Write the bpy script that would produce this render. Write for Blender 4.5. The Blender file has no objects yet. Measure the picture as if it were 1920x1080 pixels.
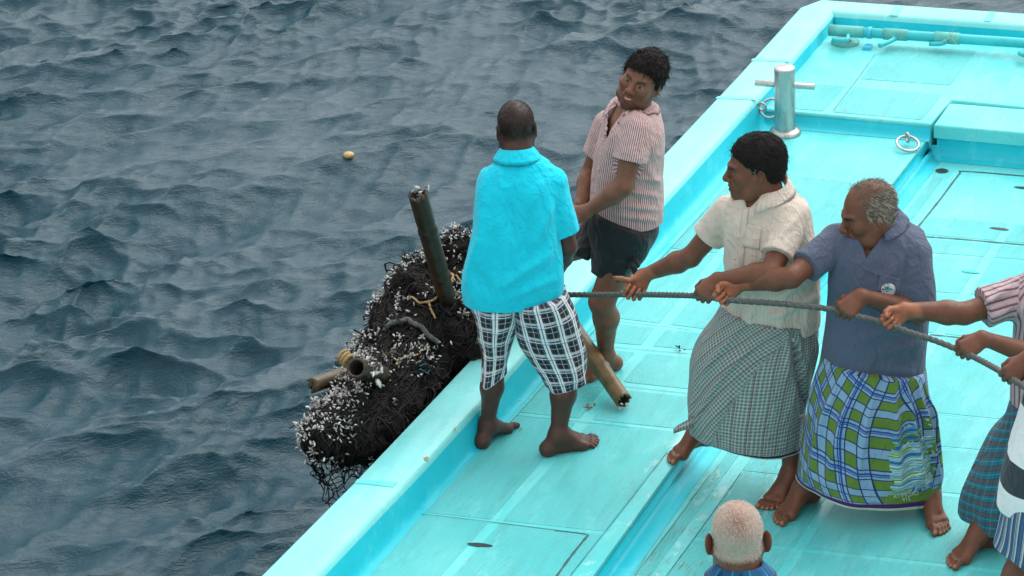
import bpy, bmesh, math, random
import numpy as np
from mathutils import Vector, Matrix
rnd = random.Random(7)
nrs = np.random.RandomState(11)
scene = bpy.context.scene
COL = scene.collection

# ------------------------------------------------------------------ camera
F_PX = 5500.0; PITCH = math.radians(25.0); ROLL = math.radians(2.9); CAM_H = 6.1
cf = np.array([0, math.cos(PITCH), -math.sin(PITCH)])
_r0 = np.array([1.0, 0, 0]); _u0 = np.array([0, math.sin(PITCH), math.cos(PITCH)])
cr = math.cos(ROLL) * _r0 - math.sin(ROLL) * _u0
cu = math.sin(ROLL) * _r0 + math.cos(ROLL) * _u0
CC = np.array([0, 0, CAM_H])
cam_d = bpy.data.cameras.new("camera"); cam = bpy.data.objects.new("camera", cam_d); COL.objects.link(cam)
cam_d.sensor_width = 36.0; cam_d.lens = F_PX / 1920 * 36.0
cam_d.clip_start = 0.1; cam_d.clip_end = 6000
cam.matrix_world = Matrix(((cr[0], cu[0], -cf[0], CC[0]), (cr[1], cu[1], -cf[1], CC[1]), (cr[2], cu[2], -cf[2], CC[2]), (0, 0, 0, 1)))
scene.camera = cam

# ------------------------------------------------------------------ sky, sun, exposure (overcast, rain)
world = bpy.data.worlds.new("World"); scene.world = world; world.use_nodes = True
wn = world.node_tree; wn.nodes.clear()
SUN_EL = math.radians(54); SUN_ROT = math.radians(42)
sky = wn.nodes.new("ShaderNodeTexSky"); sky.sky_type = 'NISHITA'; sky.sun_disc = False
sky.sun_elevation = SUN_EL; sky.sun_rotation = SUN_ROT; sky.air_density = 1.0; sky.dust_density = 4.0; sky.ozone_density = 1.0
hs = wn.nodes.new("ShaderNodeHueSaturation"); hs.inputs['Saturation'].default_value = 0.13
bg = wn.nodes.new("ShaderNodeBackground"); bg.inputs['Strength'].default_value = 0.125
wo = wn.nodes.new("ShaderNodeOutputWorld")
cl = wn.nodes.new("ShaderNodeMix"); cl.data_type = 'RGBA'; cl.inputs[0].default_value = 0.5; cl.inputs[7].default_value = (6.2, 6.25, 6.35, 1)      # thick even cloud over the clear sky
wn.links.new(sky.outputs[0], hs.inputs['Color']); wn.links.new(hs.outputs[0], cl.inputs[6]); wn.links.new(cl.outputs[2], bg.inputs[0]); wn.links.new(bg.outputs[0], wo.inputs[0])
sun_d = bpy.data.lights.new("sun", 'SUN'); sun_d.energy = 0.8; sun_d.angle = math.radians(70); sun_d.color = (1.0, 0.97, 0.93)
sun = bpy.data.objects.new("sun", sun_d); COL.objects.link(sun)
_sd = Vector((math.sin(SUN_ROT) * math.cos(SUN_EL), math.cos(SUN_ROT) * math.cos(SUN_EL), math.sin(SUN_EL)))
sun.rotation_euler = (-_sd).to_track_quat('-Z', 'Y').to_euler()
scene.view_settings.view_transform = 'Standard'; scene.view_settings.look = 'None'
scene.view_settings.exposure = 1.02; scene.view_settings.gamma = 1.0

# ------------------------------------------------------------------ picking points in the place
def ray(x, y): return cf + cr * ((x - 960) / F_PX) - cu * ((y - 540) / F_PX)
def G(x, y, z=0.0):                       # the point at height z
    d = ray(x, y); return CC + d * ((z - CAM_H) / d[2])
def J(x, y, Y):                           # the point at forward distance Y
    d = ray(x, y); return CC + d * (Y / d[1])
def proj(P):
    v = np.asarray(P) - CC; k = v @ cf
    return 960 + F_PX * (v @ cr) / k, 540 - F_PX * (v @ cu) / k
def unit(v):
    v = np.asarray(v, float); return v / max(1e-9, np.linalg.norm(v))

# ------------------------------------------------------------------ objects
def tag(o, label=None, cat=None, group=None, kind=None):
    if label: o['label'] = label
    if cat: o['category'] = cat
    if group: o['group'] = group
    if kind: o['kind'] = kind
    return o
def empty(name, loc, label=None, cat=None, group=None):
    o = bpy.data.objects.new(name, None); COL.objects.link(o); o.location = Vector(loc); o.empty_display_size = 0.1
    return tag(o, label, cat, group)
def link(name, me, mat, parent=None):
    o = bpy.data.objects.new(name, me); COL.objects.link(o)
    if mat is not None:
        for m in (mat if isinstance(mat, (list, tuple)) else [mat]): me.materials.append(m)
    if parent is not None:
        o.parent = parent
        base = Vector((0, 0, 0)); q = parent
        while q is not None: base += q.location; q = q.parent
        o.location = -base
    return o
def mesh_np(name, V, Q, mat, parent=None, smooth=True, uv=None, col=None, midx=None):
    """V n x 3, Q m x k (k 3 or 4)"""
    V = np.asarray(V, np.float32); Q = np.asarray(Q, np.int32)
    me = bpy.data.meshes.new(name); k = Q.shape[1]
    me.vertices.add(len(V)); me.vertices.foreach_set('co', V.ravel())
    me.loops.add(Q.size); me.loops.foreach_set('vertex_index', Q.ravel())
    me.polygons.add(len(Q)); me.polygons.foreach_set('loop_start', np.arange(0, Q.size, k, dtype=np.int32))
    try: me.polygons.foreach_set('loop_total', np.full(len(Q), k, np.int32))
    except Exception: pass
    if smooth: me.polygons.foreach_set('use_smooth', np.ones(len(Q), bool))
    if midx is not None: me.polygons.foreach_set('material_index', np.asarray(midx, np.int32))
    if uv is not None:
        a = me.attributes.new('puv', 'FLOAT_VECTOR', 'POINT'); a.data.foreach_set('vector', np.asarray(uv, np.float32).ravel())
    if col is not None:
        c = np.ones((len(V), 4), np.float32); c[:, :3] = col
        a = me.attributes.new('col', 'FLOAT_COLOR', 'POINT'); a.data.foreach_set('color', c.ravel())
    me.update(calc_edges=True); me.validate()
    return link(name, me, mat, parent)
def grid_quads(nu, nv, wrap_u=False):
    """vertex index i*nv... rows i in nu, columns j in nv; wrap over u"""
    I = np.arange(nu if wrap_u else nu - 1); Jj = np.arange(nv - 1)
    a, b = np.meshgrid(I, Jj, indexing='ij'); a2 = (a + 1) % nu
    return np.stack([a * nv + b, a2 * nv + b, a2 * nv + b + 1, a * nv + b + 1], -1).reshape(-1, 4)
class MB:
    """collects pieces of ONE mesh (all quads kept as quads / tris)"""
    def __init__(s): s.V = []; s.F = []; s.n = 0; s.C = []
    def add(s, V, F, col=None):
        V = np.asarray(V, float); s.V.append(V); s.F.append(np.asarray(F) + s.n); s.n += len(V)
        s.C.append(np.tile(np.array(col if col is not None else (1, 1, 1), float), (len(V), 1)))
    def build(s, name, mat, parent=None, smooth=True):
        V = np.concatenate(s.V); C = np.concatenate(s.C)
        F = np.concatenate([f if f.shape[1] == 4 else np.concatenate([f, f[:, 2:3]], 1) for f in s.F])
        if all(f.shape[1] == 4 for f in s.F): return mesh_np(name, V, F, mat, parent, smooth, col=C)
        me = bpy.data.meshes.new(name)
        me.from_pydata(V.tolist(), [], [[int(i) for i in (r if r[2] != r[3] else r[:3])] for r in F])
        if smooth: me.polygons.foreach_set('use_smooth', np.ones(len(me.polygons), bool))
        c = np.ones((len(V), 4), np.float32); c[:, :3] = C
        a = me.attributes.new('col', 'FLOAT_COLOR', 'POINT'); a.data.foreach_set('color', c.ravel())
        me.update(); return link(name, me, mat, parent)
def catmull(P, n):
    """n samples along a Catmull-Rom spline through the rows of P"""
    P = np.asarray(P, float)
    if len(P) == 2: t = np.linspace(0, 1, n)[:, None]; return P[0] * (1 - t) + P[1] * t
    Q = np.vstack([2 * P[0] - P[1], P, 2 * P[-1] - P[-2]])
    out = []
    for s in np.linspace(0, len(P) - 1, n):
        i = min(int(s), len(P) - 2); t = s - i
        a, b, c, d = Q[i:i + 4]
        out.append(0.5 * ((2 * b) + (c - a) * t + (2 * a - 5 * b + 4 * c - d) * t * t + (3 * b - a - 3 * c + d) * t ** 3))
    return np.array(out)
def frames(P):
    P = np.asarray(P, float); T = np.gradient(P, axis=0); T /= np.maximum(1e-9, np.linalg.norm(T, axis=1))[:, None]
    up = np.array([0, 0, 1.0]) if abs(T[0][2]) < 0.9 else np.array([1.0, 0, 0])
    N = [unit(np.cross(T[0], up))]
    for t in T[1:]:
        v = N[-1] - t * (N[-1] @ t); N.append(unit(v))
    N = np.array(N); B = np.cross(T, N); return T, N, B
def tube(P, r, seg=8, cap=True):
    P = np.asarray(P, float); T, N, B = frames(P); r = np.broadcast_to(np.asarray(r, float), (len(P),))
    a = np.linspace(0, 2 * math.pi, seg, endpoint=False)
    V = P[:, None] + r[:, None, None] * (np.cos(a)[None, :, None] * N[:, None] + np.sin(a)[None, :, None] * B[:, None])
    V = V.reshape(-1, 3); n = len(P)
    i, j = np.meshgrid(np.arange(n - 1), np.arange(seg), indexing='ij'); j2 = (j + 1) % seg
    Fq = np.stack([i * seg + j, i * seg + j2, (i + 1) * seg + j2, (i + 1) * seg + j], -1).reshape(-1, 4)
    if cap:
        k = len(V); V = np.vstack([V, P[0], P[-1]])
        c0 = [[k, (q + 1) % seg, q, q] for q in range(seg)]; c1 = [[k + 1, (n - 1) * seg + q, (n - 1) * seg + (q + 1) % seg, (n - 1) * seg + (q + 1) % seg] for q in range(seg)]
        Fq = np.vstack([Fq, c0, c1])
    return V, Fq
def add_tube(mb, P, r, seg=8, cap=True, col=None):
    V, Fq = tube(P, r, seg, cap); mb.V.append(V); mb.F.append(Fq + mb.n); mb.n += len(V)
    mb.C.append(np.tile(np.array(col if col is not None else (1, 1, 1), float), (len(V), 1)))
def mb_mixed(mb, name, mat, parent=None, smooth=True):
    """build an MB whose quads may be degenerate triangles"""
    V = np.concatenate(mb.V); Fq = np.concatenate([f if f.shape[1] == 4 else np.concatenate([f, f[:, 2:3]], 1) for f in mb.F]); C = np.concatenate(mb.C)
    tri = Fq[:, 2] == Fq[:, 3]
    Fn = np.concatenate([Fq[~tri][:, [0, 1, 2]], Fq[~tri][:, [0, 2, 3]], Fq[tri][:, :3]])
    return mesh_np(name, V, Fn, mat, parent, smooth, col=C)
def slab(name, poly, ztop, zbot, mat, parent=None, bev=0.012, seg=3):
    bm = bmesh.new(); top = [bm.verts.new((p[0], p[1], ztop)) for p in poly]; f = bm.faces.new(top); bm.normal_update()
    if f.normal.z < 0: f.normal_flip()
    r = bmesh.ops.extrude_face_region(bm, geom=[f])
    for v in [g for g in r['geom'] if isinstance(g, bmesh.types.BMVert)]: v.co.z = zbot
    bmesh.ops.recalc_face_normals(bm, faces=bm.faces)
    if bev > 0:
        ed = [e for e in bm.edges if not (e.verts[0].co.z < zbot + 1e-6 and e.verts[1].co.z < zbot + 1e-6)]
        bmesh.ops.bevel(bm, geom=ed, offset=bev, segments=seg, profile=0.5, affect='EDGES', clamp_overlap=True)
    me = bpy.data.meshes.new(name); bm.to_mesh(me); bm.free()
    for p in me.polygons: p.use_smooth = False
    return link(name, me, mat, parent)

# ------------------------------------------------------------------ materials
class NT:
    def __init__(s, name):
        s.m = bpy.data.materials.new(name); s.m.use_nodes = True; s.t = s.m.node_tree
        s.b = s.t.nodes['Principled BSDF']; s.out = s.t.nodes['Material Output']
    def n(s, typ, **kw):
        x = s.t.nodes.new('ShaderNode' + typ)
        for k, v in kw.items(): setattr(x, k, v)
        return x
    def l(s, a, b): s.t.links.new(a, b)
    def inp(s, key, v):
        if hasattr(v, 'is_output') or isinstance(v, bpy.types.NodeSocket): s.l(v, key)
        elif isinstance(v, (int, float)): key.default_value = v
        else: key.default_value = tuple(v) if len(v) == len(key.default_value) else (*v, 1.0)
    def coord(s, which='Object'): return s.n('TexCoord').outputs[which]
    def attr(s, name, out='Vector'): a = s.n('Attribute'); a.attribute_name = name; return a.outputs[out]
    def noise(s, vec, scale, detail=4, rough=0.55, out='Fac', dist=0.0):
        x = s.n('TexNoise'); s.l(vec, x.inputs['Vector']); x.inputs['Scale'].default_value = scale; x.inputs['Detail'].default_value = detail
        x.inputs['Roughness'].default_value = rough; x.inputs['Distortion'].default_value = dist; return x.outputs[out]
    def ramp(s, fac, stops, interp='LINEAR'):
        r = s.n('ValToRGB'); s.l(fac, r.inputs[0]); r.color_ramp.interpolation = interp
        e = r.color_ramp.elements
        while len(e) < len(stops): e.new(0.5)
        for i, (p, c) in enumerate(stops):
            e[i].position = p; e[i].color = (c, c, c, 1) if isinstance(c, (int, float)) else (*c, 1)
        return r.outputs[0]
    def math(s, op, a, b=0.0, c=None):
        x = s.n('Math', operation=op); s.inp(x.inputs[0], a); s.inp(x.inputs[1], b)
        if c is not None: s.inp(x.inputs[2], c)
        return x.outputs[0]
    def mix(s, fac, a, b, mode='MIX'):
        x = s.n('Mix', data_type='RGBA', blend_type=mode); s.inp(x.inputs[0], fac); s.inp(x.inputs[6], a); s.inp(x.inputs[7], b); return x.outputs[2]
    def sep(s, v): x = s.n('SeparateXYZ'); s.l(v, x.inputs[0]); return x.outputs
    def comb(s, x_, y_, z_=0.0):
        x = s.n('CombineXYZ'); s.inp(x.inputs[0], x_); s.inp(x.inputs[1], y_); s.inp(x.inputs[2], z_); return x.outputs[0]
    def mapping(s, v, scale=(1, 1, 1), rot=(0, 0, 0), loc=(0, 0, 0)):
        x = s.n('Mapping'); s.l(v, x.inputs[0]); x.inputs['Scale'].default_value = scale; x.inputs['Rotation'].default_value = rot; x.inputs['Location'].default_value = loc; return x.outputs[0]
    def bump(s, h, strength=0.3, dist=0.01, nrm=None):
        x = s.n('Bump'); x.inputs['Strength'].default_value = strength; x.inputs['Distance'].default_value = dist; s.l(h, x.inputs['Height'])
        if nrm is not None: s.l(nrm, x.inputs['Normal'])
        return x.outputs[0]
    def set(s, **kw):
        nm = {'color': 'Base Color', 'rough': 'Roughness', 'metal': 'Metallic', 'spec': 'Specular IOR Level', 'normal': 'Normal', 'coat': 'Coat Weight', 'coatr': 'Coat Roughness', 'sheen': 'Sheen Weight', 'ior': 'IOR', 'sss': 'Subsurface Weight'}
        for k, v in kw.items(): s.inp(s.b.inputs[nm[k]], v)
        return s.m
def simple(name, color, rough=0.6, var=0.15, scale=8.0, bump=0.15, bscale=60.0, metal=0.0, spec=0.5):
    t = NT(name); o = t.coord(); f = t.noise(o, scale, 5)
    c2 = tuple(max(0, x * (1 - var)) for x in color); c3 = tuple(min(1, x * (1 + var)) for x in color)
    t.set(color=t.ramp(f, [(0.3, c2), (0.7, c3)]), rough=t.ramp(t.noise(o, scale * 2, 3), [(0.3, max(0, rough - .12)), (0.7, min(1, rough + .1))]), metal=metal, spec=spec)
    if bump: t.set(normal=t.bump(t.noise(o, bscale, 3), bump, 0.004))
    return t.m
BOAT_ANG = math.radians(65.8)
_g = G(1262, 872, 0); GUTX = _g[0] * math.cos(BOAT_ANG) + _g[1] * math.sin(BOAT_ANG); GUT = -_g[0] * math.sin(BOAT_ANG) + _g[1] * math.cos(BOAT_ANG)          # where the step edge runs, across the boat
def paint(name, c1, c2, nonskid=False, dirt=0.35, rough=(0.18, 0.5), rust=0.0, gutter=False):
    t = NT(name); o = t.coord('Object'); r = t.mapping(o, rot=(0, 0, -BOAT_ANG))      # x along the boat
    big = t.noise(r, 1.6, 5, 0.6); st = t.noise(t.mapping(r, scale=(1.0, 5.0, 5.0)), 2.2, 6, 0.65)
    col = t.ramp(big, [(0.35, c1), (0.65, c2)])
    grime = t.ramp(st, [(0.50, 0.0), (0.72, 1.0)])
    speck = t.ramp(t.noise(o, 38, 2, 0.5), [(0.71, 0.0), (0.77, 1.0)])
    gcol = tuple(a * b for a, b in zip(c1, (0.95, 0.80, 0.76)))
    col = t.mix(t.math('MULTIPLY', grime, dirt), col, gcol)
    col = t.mix(t.math('MULTIPLY', speck, dirt * 0.7), col, (0.10, 0.20, 0.19))
    worn = t.ramp(t.noise(t.mapping(r, scale=(1, 2.6, 1)), 3.7, 7, 0.7), [(0.57, 0.0), (0.60, 1.0)])
    col = t.mix(t.math('MULTIPLY', worn, 0.2), col, tuple(min(1, x * 1.1 + 0.12) for x in c2))
    scuff = t.ramp(t.noise(t.mapping(r, scale=(1.0, 14.0, 1), rot=(0, 0, .3)), 9, 5, 0.65), [(0.635, 0.0), (0.66, 1.0)]); msk = t.ramp(t.noise(r, 1.1, 3), [(0.45, 0.0), (0.6, 1.0)])
    col = t.mix(t.math('MULTIPLY', t.math('MULTIPLY', scuff, msk), dirt * 0.8), col, (0.09, 0.22, 0.20))
    if rust:
        rs = t.ramp(t.noise(t.mapping(r, scale=(0.7, 6, 6)), 6, 6, 0.7), [(0.575, 0.0), (0.68, 1.0)])
        col = t.mix(t.math('MULTIPLY', rs, rust), col, (0.24, 0.21, 0.12))
    if gutter:
        sy = t.sep(r)[1]; near = t.ramp(t.math('SUBTRACT', t.sep(r)[0], GUTX), [(0.0, 1.0), (0.9, 0.0)]); ramp = lambda lo, hi: t.math('MULTIPLY', t.math('SMOOTH_MIN', t.math('MAXIMUM', t.math('DIVIDE', t.math('SUBTRACT', sy, lo), 0.03), 0.0), 1.0, 0.1), t.math('SMOOTH_MIN', t.math('MAXIMUM', t.math('DIVIDE', t.math('SUBTRACT', hi, sy), 0.03), 0.0), 1.0, 0.1))
        streak = t.ramp(t.noise(t.mapping(r, scale=(1.6, 16, 1)), 5, 6, 0.7), [(0.53, 0.0), (0.60, 1.0)]); blot = t.ramp(t.noise(r, 5.5, 6, 0.65), [(0.44, 0.0), (0.56, 1.0)])
        col = t.mix(t.math('MULTIPLY', t.math('MULTIPLY', t.math('MULTIPLY', streak, blot), ramp(GUT - 0.42, GUT - 0.07)), t.math('MULTIPLY', near, 0.85)), col, (0.17, 0.17, 0.085))
        flake = t.ramp(t.noise(t.mapping(r, scale=(1, 2.2, 1), loc=(3, 1, 0)), 4.2, 8, 0.72), [(0.555, 0.0), (0.57, 1.0)])
        col = t.mix(t.math('MULTIPLY', t.math('MULTIPLY', flake, ramp(GUT - 0.50, GUT + 0.12)), t.math('MULTIPLY', near, 0.6)), col, (0.42, 0.70, 0.67))
    wet = t.noise(r, 2.8, 4, 0.6)
    t.set(color=col, rough=t.ramp(wet, [(0.38, rough[0]), (0.62, rough[1])]), spec=0.36)
    if nonskid:
        sx = t.sep(t.mapping(r, rot=(0, 0, math.radians(45))))
        w1 = t.math('SINE', t.math('MULTIPLY', sx[0], 2 * math.pi / 0.0135)); w2 = t.math('SINE', t.math('MULTIPLY', sx[1], 2 * math.pi / 0.0135))
        h = t.math('ADD', t.math('MULTIPLY', w1, w2), t.math('MULTIPLY', t.noise(o, 90, 2), 0.7))
        dk = t.ramp(t.math('MULTIPLY', w1, w2), [(0.0, 0.87), (0.5, 1.0)])
        t.set(color=t.mix(1.0, col, dk, 'MULTIPLY'), normal=t.bump(h, 0.35, 0.004))
    else:
        t.set(normal=t.bump(t.noise(r, 22, 4, 0.6), 0.12, 0.01))
    return t.m
M = {}
M['gunwale'] = paint('gunwale_paint_and_sheen', (0.20, 0.66, 0.66), (0.25, 0.70, 0.69), dirt=0.22, rough=(0.22, 0.45))  # paler than the walls: sky reflection on the wet top put into the colour
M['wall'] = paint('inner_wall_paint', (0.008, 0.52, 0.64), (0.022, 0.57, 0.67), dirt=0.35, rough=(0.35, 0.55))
M['deck'] = paint('deck_paint', (0.085, 0.56, 0.575), (0.14, 0.63, 0.63), dirt=0.55, rough=(0.22, 0.5), rust=0.38, gutter=True)
M['nonskid'] = paint('nonskid_paint', (0.08, 0.54, 0.555), (0.13, 0.60, 0.60), True, dirt=0.65, rough=(0.34, 0.6), rust=0.25, gutter=True)
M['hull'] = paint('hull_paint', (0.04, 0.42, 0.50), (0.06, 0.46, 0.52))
M['dark'] = simple('rubber_and_hole_shade', (0.012, 0.016, 0.018), 0.5)  # rubber strip, and the painted shade inside slots and drains
M['groove'] = simple('groove_dirt', (0.03, 0.10, 0.11), 0.7)
M['chip'] = simple('bare_fibreglass', (0.33, 0.22, 0.10), 0.8, 0.25, 60)
def steel():
    t = NT('stained_steel'); o = t.coord(); f = t.noise(t.mapping(o, scale=(3, 3, 0.8)), 7, 6, 0.65)
    t.set(color=t.ramp(f, [(0.3, (0.30, 0.31, 0.31)), (0.55, (0.52, 0.52, 0.5)), (0.72, (0.33, 0.27, 0.2))]), metal=0.85, rough=t.ramp(t.noise(o, 16, 4), [(0.3, 0.25), (0.7, 0.5)]), normal=t.bump(t.noise(o, 70, 3), 0.08, 0.003))
    return t.m
M['steel'] = steel()
M['pipe'] = simple('painted_pipe', (0.03, 0.48, 0.52), 0.45, 0.2, 6)
M['pipe_brown'] = simple('weathered_fitting', (0.085, 0.40, 0.36), 0.55, 0.35, 9)
M['pipe_blue'] = simple('blue_plastic', (0.04, 0.45, 0.62), 0.4, 0.1)

# ------------------------------------------------------------------ sea: one sheet, fine waves where the photo looks, coarser to the horizon
SEA_Z = -1.1
def make_sea():
    def axis(lo, hi, step, far):
        a = list(np.arange(lo, hi, step)); s = step; x = a[-1]
        while x < far: s *= 1.12; x += s; a.append(x)
        s = step; x = a[0]; b = []
        while x > -far: s *= 1.12; x -= s; b.append(x)
        return np.array(b[::-1] + a)
    xs = axis(-5.2, 4.6, 0.0165, 3000); ys = axis(11.3, 23.5, 0.0175, 3000)
    X, Y = np.meshgrid(xs, ys, indexing='ij'); sp = np.maximum(np.gradient(xs)[:, None], np.gradient(ys)[None, :]) * np.ones_like(X)
    X = X.astype(np.float32); Y = Y.astype(np.float32); sp = sp.astype(np.float32)
    H = np.zeros_like(X); DX = np.zeros_like(X); DY = np.zeros_like(X)
    wind = math.radians(-64)                                # waves run toward the boat and the camera
    r = np.random.RandomState(5)
    comps = []
    for lam, n, a0, spread in ((3.6, 3, 0.024, 0.22), (2.1, 6, 0.019, 0.26), (1.15, 12, 0.0135, 0.30), (0.70, 18, 0.0095, 0.34), (0.44, 26, 0.0062, 0.42), (0.27, 30, 0.0036, 0.5), (0.16, 30, 0.0021, 0.6), (0.10, 28, 0.00120, 0.65)):
        for i in range(n):
            comps.append((lam * math.exp(r.uniform(-0.3, 0.3)), wind + r.normal() * spread, a0 * r.uniform(0.5, 1.3), r.uniform(0, 6.28)))
    # slow warps keep the crests from being ruler straight
    wx = 0.10 * np.sin(0.9 * X + 1.3 * Y) + 0.03 * np.sin(2.3 * X - 1.7 * Y + 1)
    wy = 0.12 * np.sin(1.1 * X - 0.8 * Y + 2) + 0.04 * np.sin(1.9 * X + 0.6 * Y)
    gust = 0.75 + 0.3 * np.sin(0.55 * X + 0.8 * Y) * np.sin(0.7 * X - 0.45 * Y + 1) + 0.18 * np.sin(1.9 * X + 1.1 * Y + 2)
    Xw = X + wx; Yw = Y + wy
    for lam, th, a, ph in comps:
        k = 2 * math.pi / lam; cx, cy = math.cos(th), math.sin(th)
        fade = np.clip((lam / sp - 3.0) / 3.0, 0, 1)
        if fade.max() <= 0: continue
        p = k * (Xw * cx + Yw * cy) + ph; aa = a * fade * (gust if lam < 1.2 else 1.0)
        H += aa * np.cos(p); s = aa * np.sin(p) * 0.72; DX -= cx * s; DY -= cy * s
    V = np.stack([X + DX, Y + DY, SEA_Z + H], -1).reshape(-1, 3)
    t = NT('sea_water'); o = t.coord()
    rot = t.mapping(t.mapping(o, rot=(0, 0, math.radians(-24))), scale=(0.42, 1.0, 1.0))
    h = t.math('ADD', t.noise(rot, 24, 6, 0.68, dist=0.5), t.math('MULTIPLY', t.noise(rot, 85, 3, 0.6), 0.36))
    t.set(color=(0.005, 0.045, 0.066), rough=0.03, spec=0.5, ior=1.333, normal=t.bump(h, 0.60, 0.020))
    o_ = mesh_np('sea', V, grid_quads(len(xs), len(ys)), t.m)
    tag(o_, 'dark grey blue choppy sea with rain ripples around the boat', 'sea', kind='structure')
make_sea()

# ------------------------------------------------------------------ the boat
ZG = 0.18; ZB = -0.108; ZW = 0.085
boat = empty('fishing_boat', G(1000, 900, 0), 'turquoise painted fishing boat deck with steel bollard and grab rings', 'boat')
def xy(pts, z): return np.array([G(x, y, z)[:2] for x, y in pts])
def ext(P, d0, d1):
    P = np.asarray(P); a = P[0] + unit(P[0] - P[1]) * d0; b = P[-1] + unit(P[-1] - P[-2]) * d1
    return np.vstack([a, P, b])
def strip_loft(name, prof, mat, parent, smooth=True):
    """prof: list of rows of 3-D points, one row per station"""
    A = np.array(prof); n, k = A.shape[:2]
    return mesh_np(name, A.reshape(-1, 3), grid_quads(n, k), mat, parent, smooth)
go = xy([(487, 1080), (666, 901), (801, 760), (1090, 453), (1380, 145), (1500, 13)], ZG)
gi = xy([(590, 1080), (693, 974), (796, 868), (1122, 508), (1449, 148), (1561, 21)], ZG)
bo = xy([(1540, -2), (1563, 0), (1920, 24)], ZG); bi = xy([(1562, 21), (1565, 21.2), (1920, 47)], ZG)
d_aft = unit(go[0] - go[1]); d_aft2 = unit(gi[0] - gi[1])
O = np.vstack([go[0] + d_aft * 7, go, bo, bo[-1] + unit(bo[-1] - bo[-2]) * 2.6])
I = np.vstack([gi[0] + d_aft * 7, gi, bi, bi[-1] + unit(bi[-1] - bi[-2]) * 2.6])
def gunwale_prof(o, i, zb):
    n = unit(np.append(i - o, 0))[:2]; r = 0.016; w = 0.035; out = []
    for dx, z in ((0.0, ZG - 0.05), (0.0, ZG - r), (0.3 * r, ZG - 0.3 * r), (r, ZG)): out.append((*(o + n * dx), z))
    for dx, z in ((-0.02, ZG), (-0.006, ZG - 0.003), (0.006, ZG - 0.016), (0.012, ZG - 0.032)): out.append((*(i + n * dx), z))
    return out
# gunwale cap
A = []
for o, i in zip(O, I): A.append(gunwale_prof(o, i, 0))
def dens(A, m=6):
    A = np.array(A); out = []
    for a, b in zip(A[:-1], A[1:]):
        for t in np.linspace(0, 1, m, endpoint=False): out.append(a * (1 - t) + b * t)
    out.append(A[-1]); return out
strip_loft('gunwale', dens(A), M['gunwale'], boat)
# inner wall with a rounded cove into the deck
W = []
for o, i in zip(O, I):
    n = unit(np.append(i - o, 0))[:2]; row = []
    for dx, z in ((0.012, ZG - 0.032), (0.02, 0.10), (0.026, 0.05), (0.032, 0.028), (0.046, 0.011), (0.07, 0.003), (0.10, 0.001)): row.append((*(i + n * dx), z))
    W.append(row)
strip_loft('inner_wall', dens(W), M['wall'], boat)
# hull side down into the water
Hh = []
for o, i in zip(O, I):
    n = unit(np.append(i - o, 0))[:2]
    Hh.append([(*(o + n * dx), z) for dx, z in ((0.45, -1.6), (0.28, -1.0), (0.12, -0.5), (0.02, 0.0), (0.0, ZG - 0.05))])
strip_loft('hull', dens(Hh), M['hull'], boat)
rr = MB(); add_tube(rr, catmull([(*p, ZG - 0.045) for p in O], 90), 0.017, 8)
mb_mixed(rr, 'rubbing_strip', M['dark'], boat)

# decks
step = ext(xy([(1112, 1080), (1262, 872), (1500, 562), (1745, 253)], 0), 7, 0.0)
wallbase = I + np.array([unit(np.append(i - o, 0))[:2] * 0.02 for o, i in zip(O, I)])
bow_front_l = G(1415, 203.5, ZW)[:2]; bow_front_r = G(1745, 232.5, ZW)[:2]
polyA = np.vstack([step, G(1772, 215, 0)[:2], G(1600, 120, 0)[:2], G(1510, 100, 0)[:2], wallbase[:5][::-1]])
slab('side_deck', polyA, 0.0, ZB - 0.2, M['deck'], boat, 0.014)
# cove along the step foot
cv = []
for a, b in zip(step[:-1], step[1:]):
    for t in np.linspace(0, 1, 8, endpoint=False): cv.append(a * (1 - t) + b * t)
cv.append(step[-1]); cv = np.array(cv); nrm = unit(np.append(np.array([step[-1][1] - step[0][1], -(step[-1][0] - step[0][0])]), 0))[:2]
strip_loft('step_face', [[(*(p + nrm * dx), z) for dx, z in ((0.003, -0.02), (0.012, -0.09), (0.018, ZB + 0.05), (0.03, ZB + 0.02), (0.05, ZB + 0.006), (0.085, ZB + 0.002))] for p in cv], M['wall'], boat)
right = np.array([math.cos(BOAT_ANG - math.pi / 2), math.sin(BOAT_ANG - math.pi / 2)])
polyB = np.vstack([step[0] - right * 0.05, step[-1] - right * 0.05, step[-1] + unit(step[-1] - step[-2]) * 0.3 - right * .05, step[-1] + unit(step[-1] - step[-2]) * 0.3 + right * 3.2, step[0] + right * 3.2])
slab('main_deck', polyB, ZB, ZB - 0.25, M['deck'], boat, 0.0)
# bow platform (L shaped round the hatch) and hatch
far_r = np.array([3.4, 1.0])
pl = [bow_front_l - right * 0.12, bow_front_r, G(1783, 187, ZW)[:2], G(1920, 201, ZW)[:2], G(1920, 201, ZW)[:2] + unit(G(1920, 201, ZW) - G(1783, 187, ZW))[:2] * 2.2, bi[-1] + unit(bi[-1] - bi[-2]) * 2.2 + np.array([0, 0.05]), bi[1] + np.array([-0.04, 0.06]), gi[4] - right * 0.03]
slab('bow_platform', pl, ZW, -0.3, M['deck'], boat, 0.014)
ld = [G(1750, 236, ZW), G(1780, 194.5, ZW), G(1920, 206, ZW), G(1920, 251, ZW)]
vb = unit(ld[2] - ld[1]); vf = unit(ld[3] - ld[0])
hatch = slab('hatch_lid', [ld[0][:2], ld[1][:2], (ld[2] + vb * 2)[:2], (ld[3] + vf * 2)[:2]], ZW + 0.006, 0.015, M['deck'], boat, 0.012)
back = unit(ld[1] - ld[0])
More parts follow.
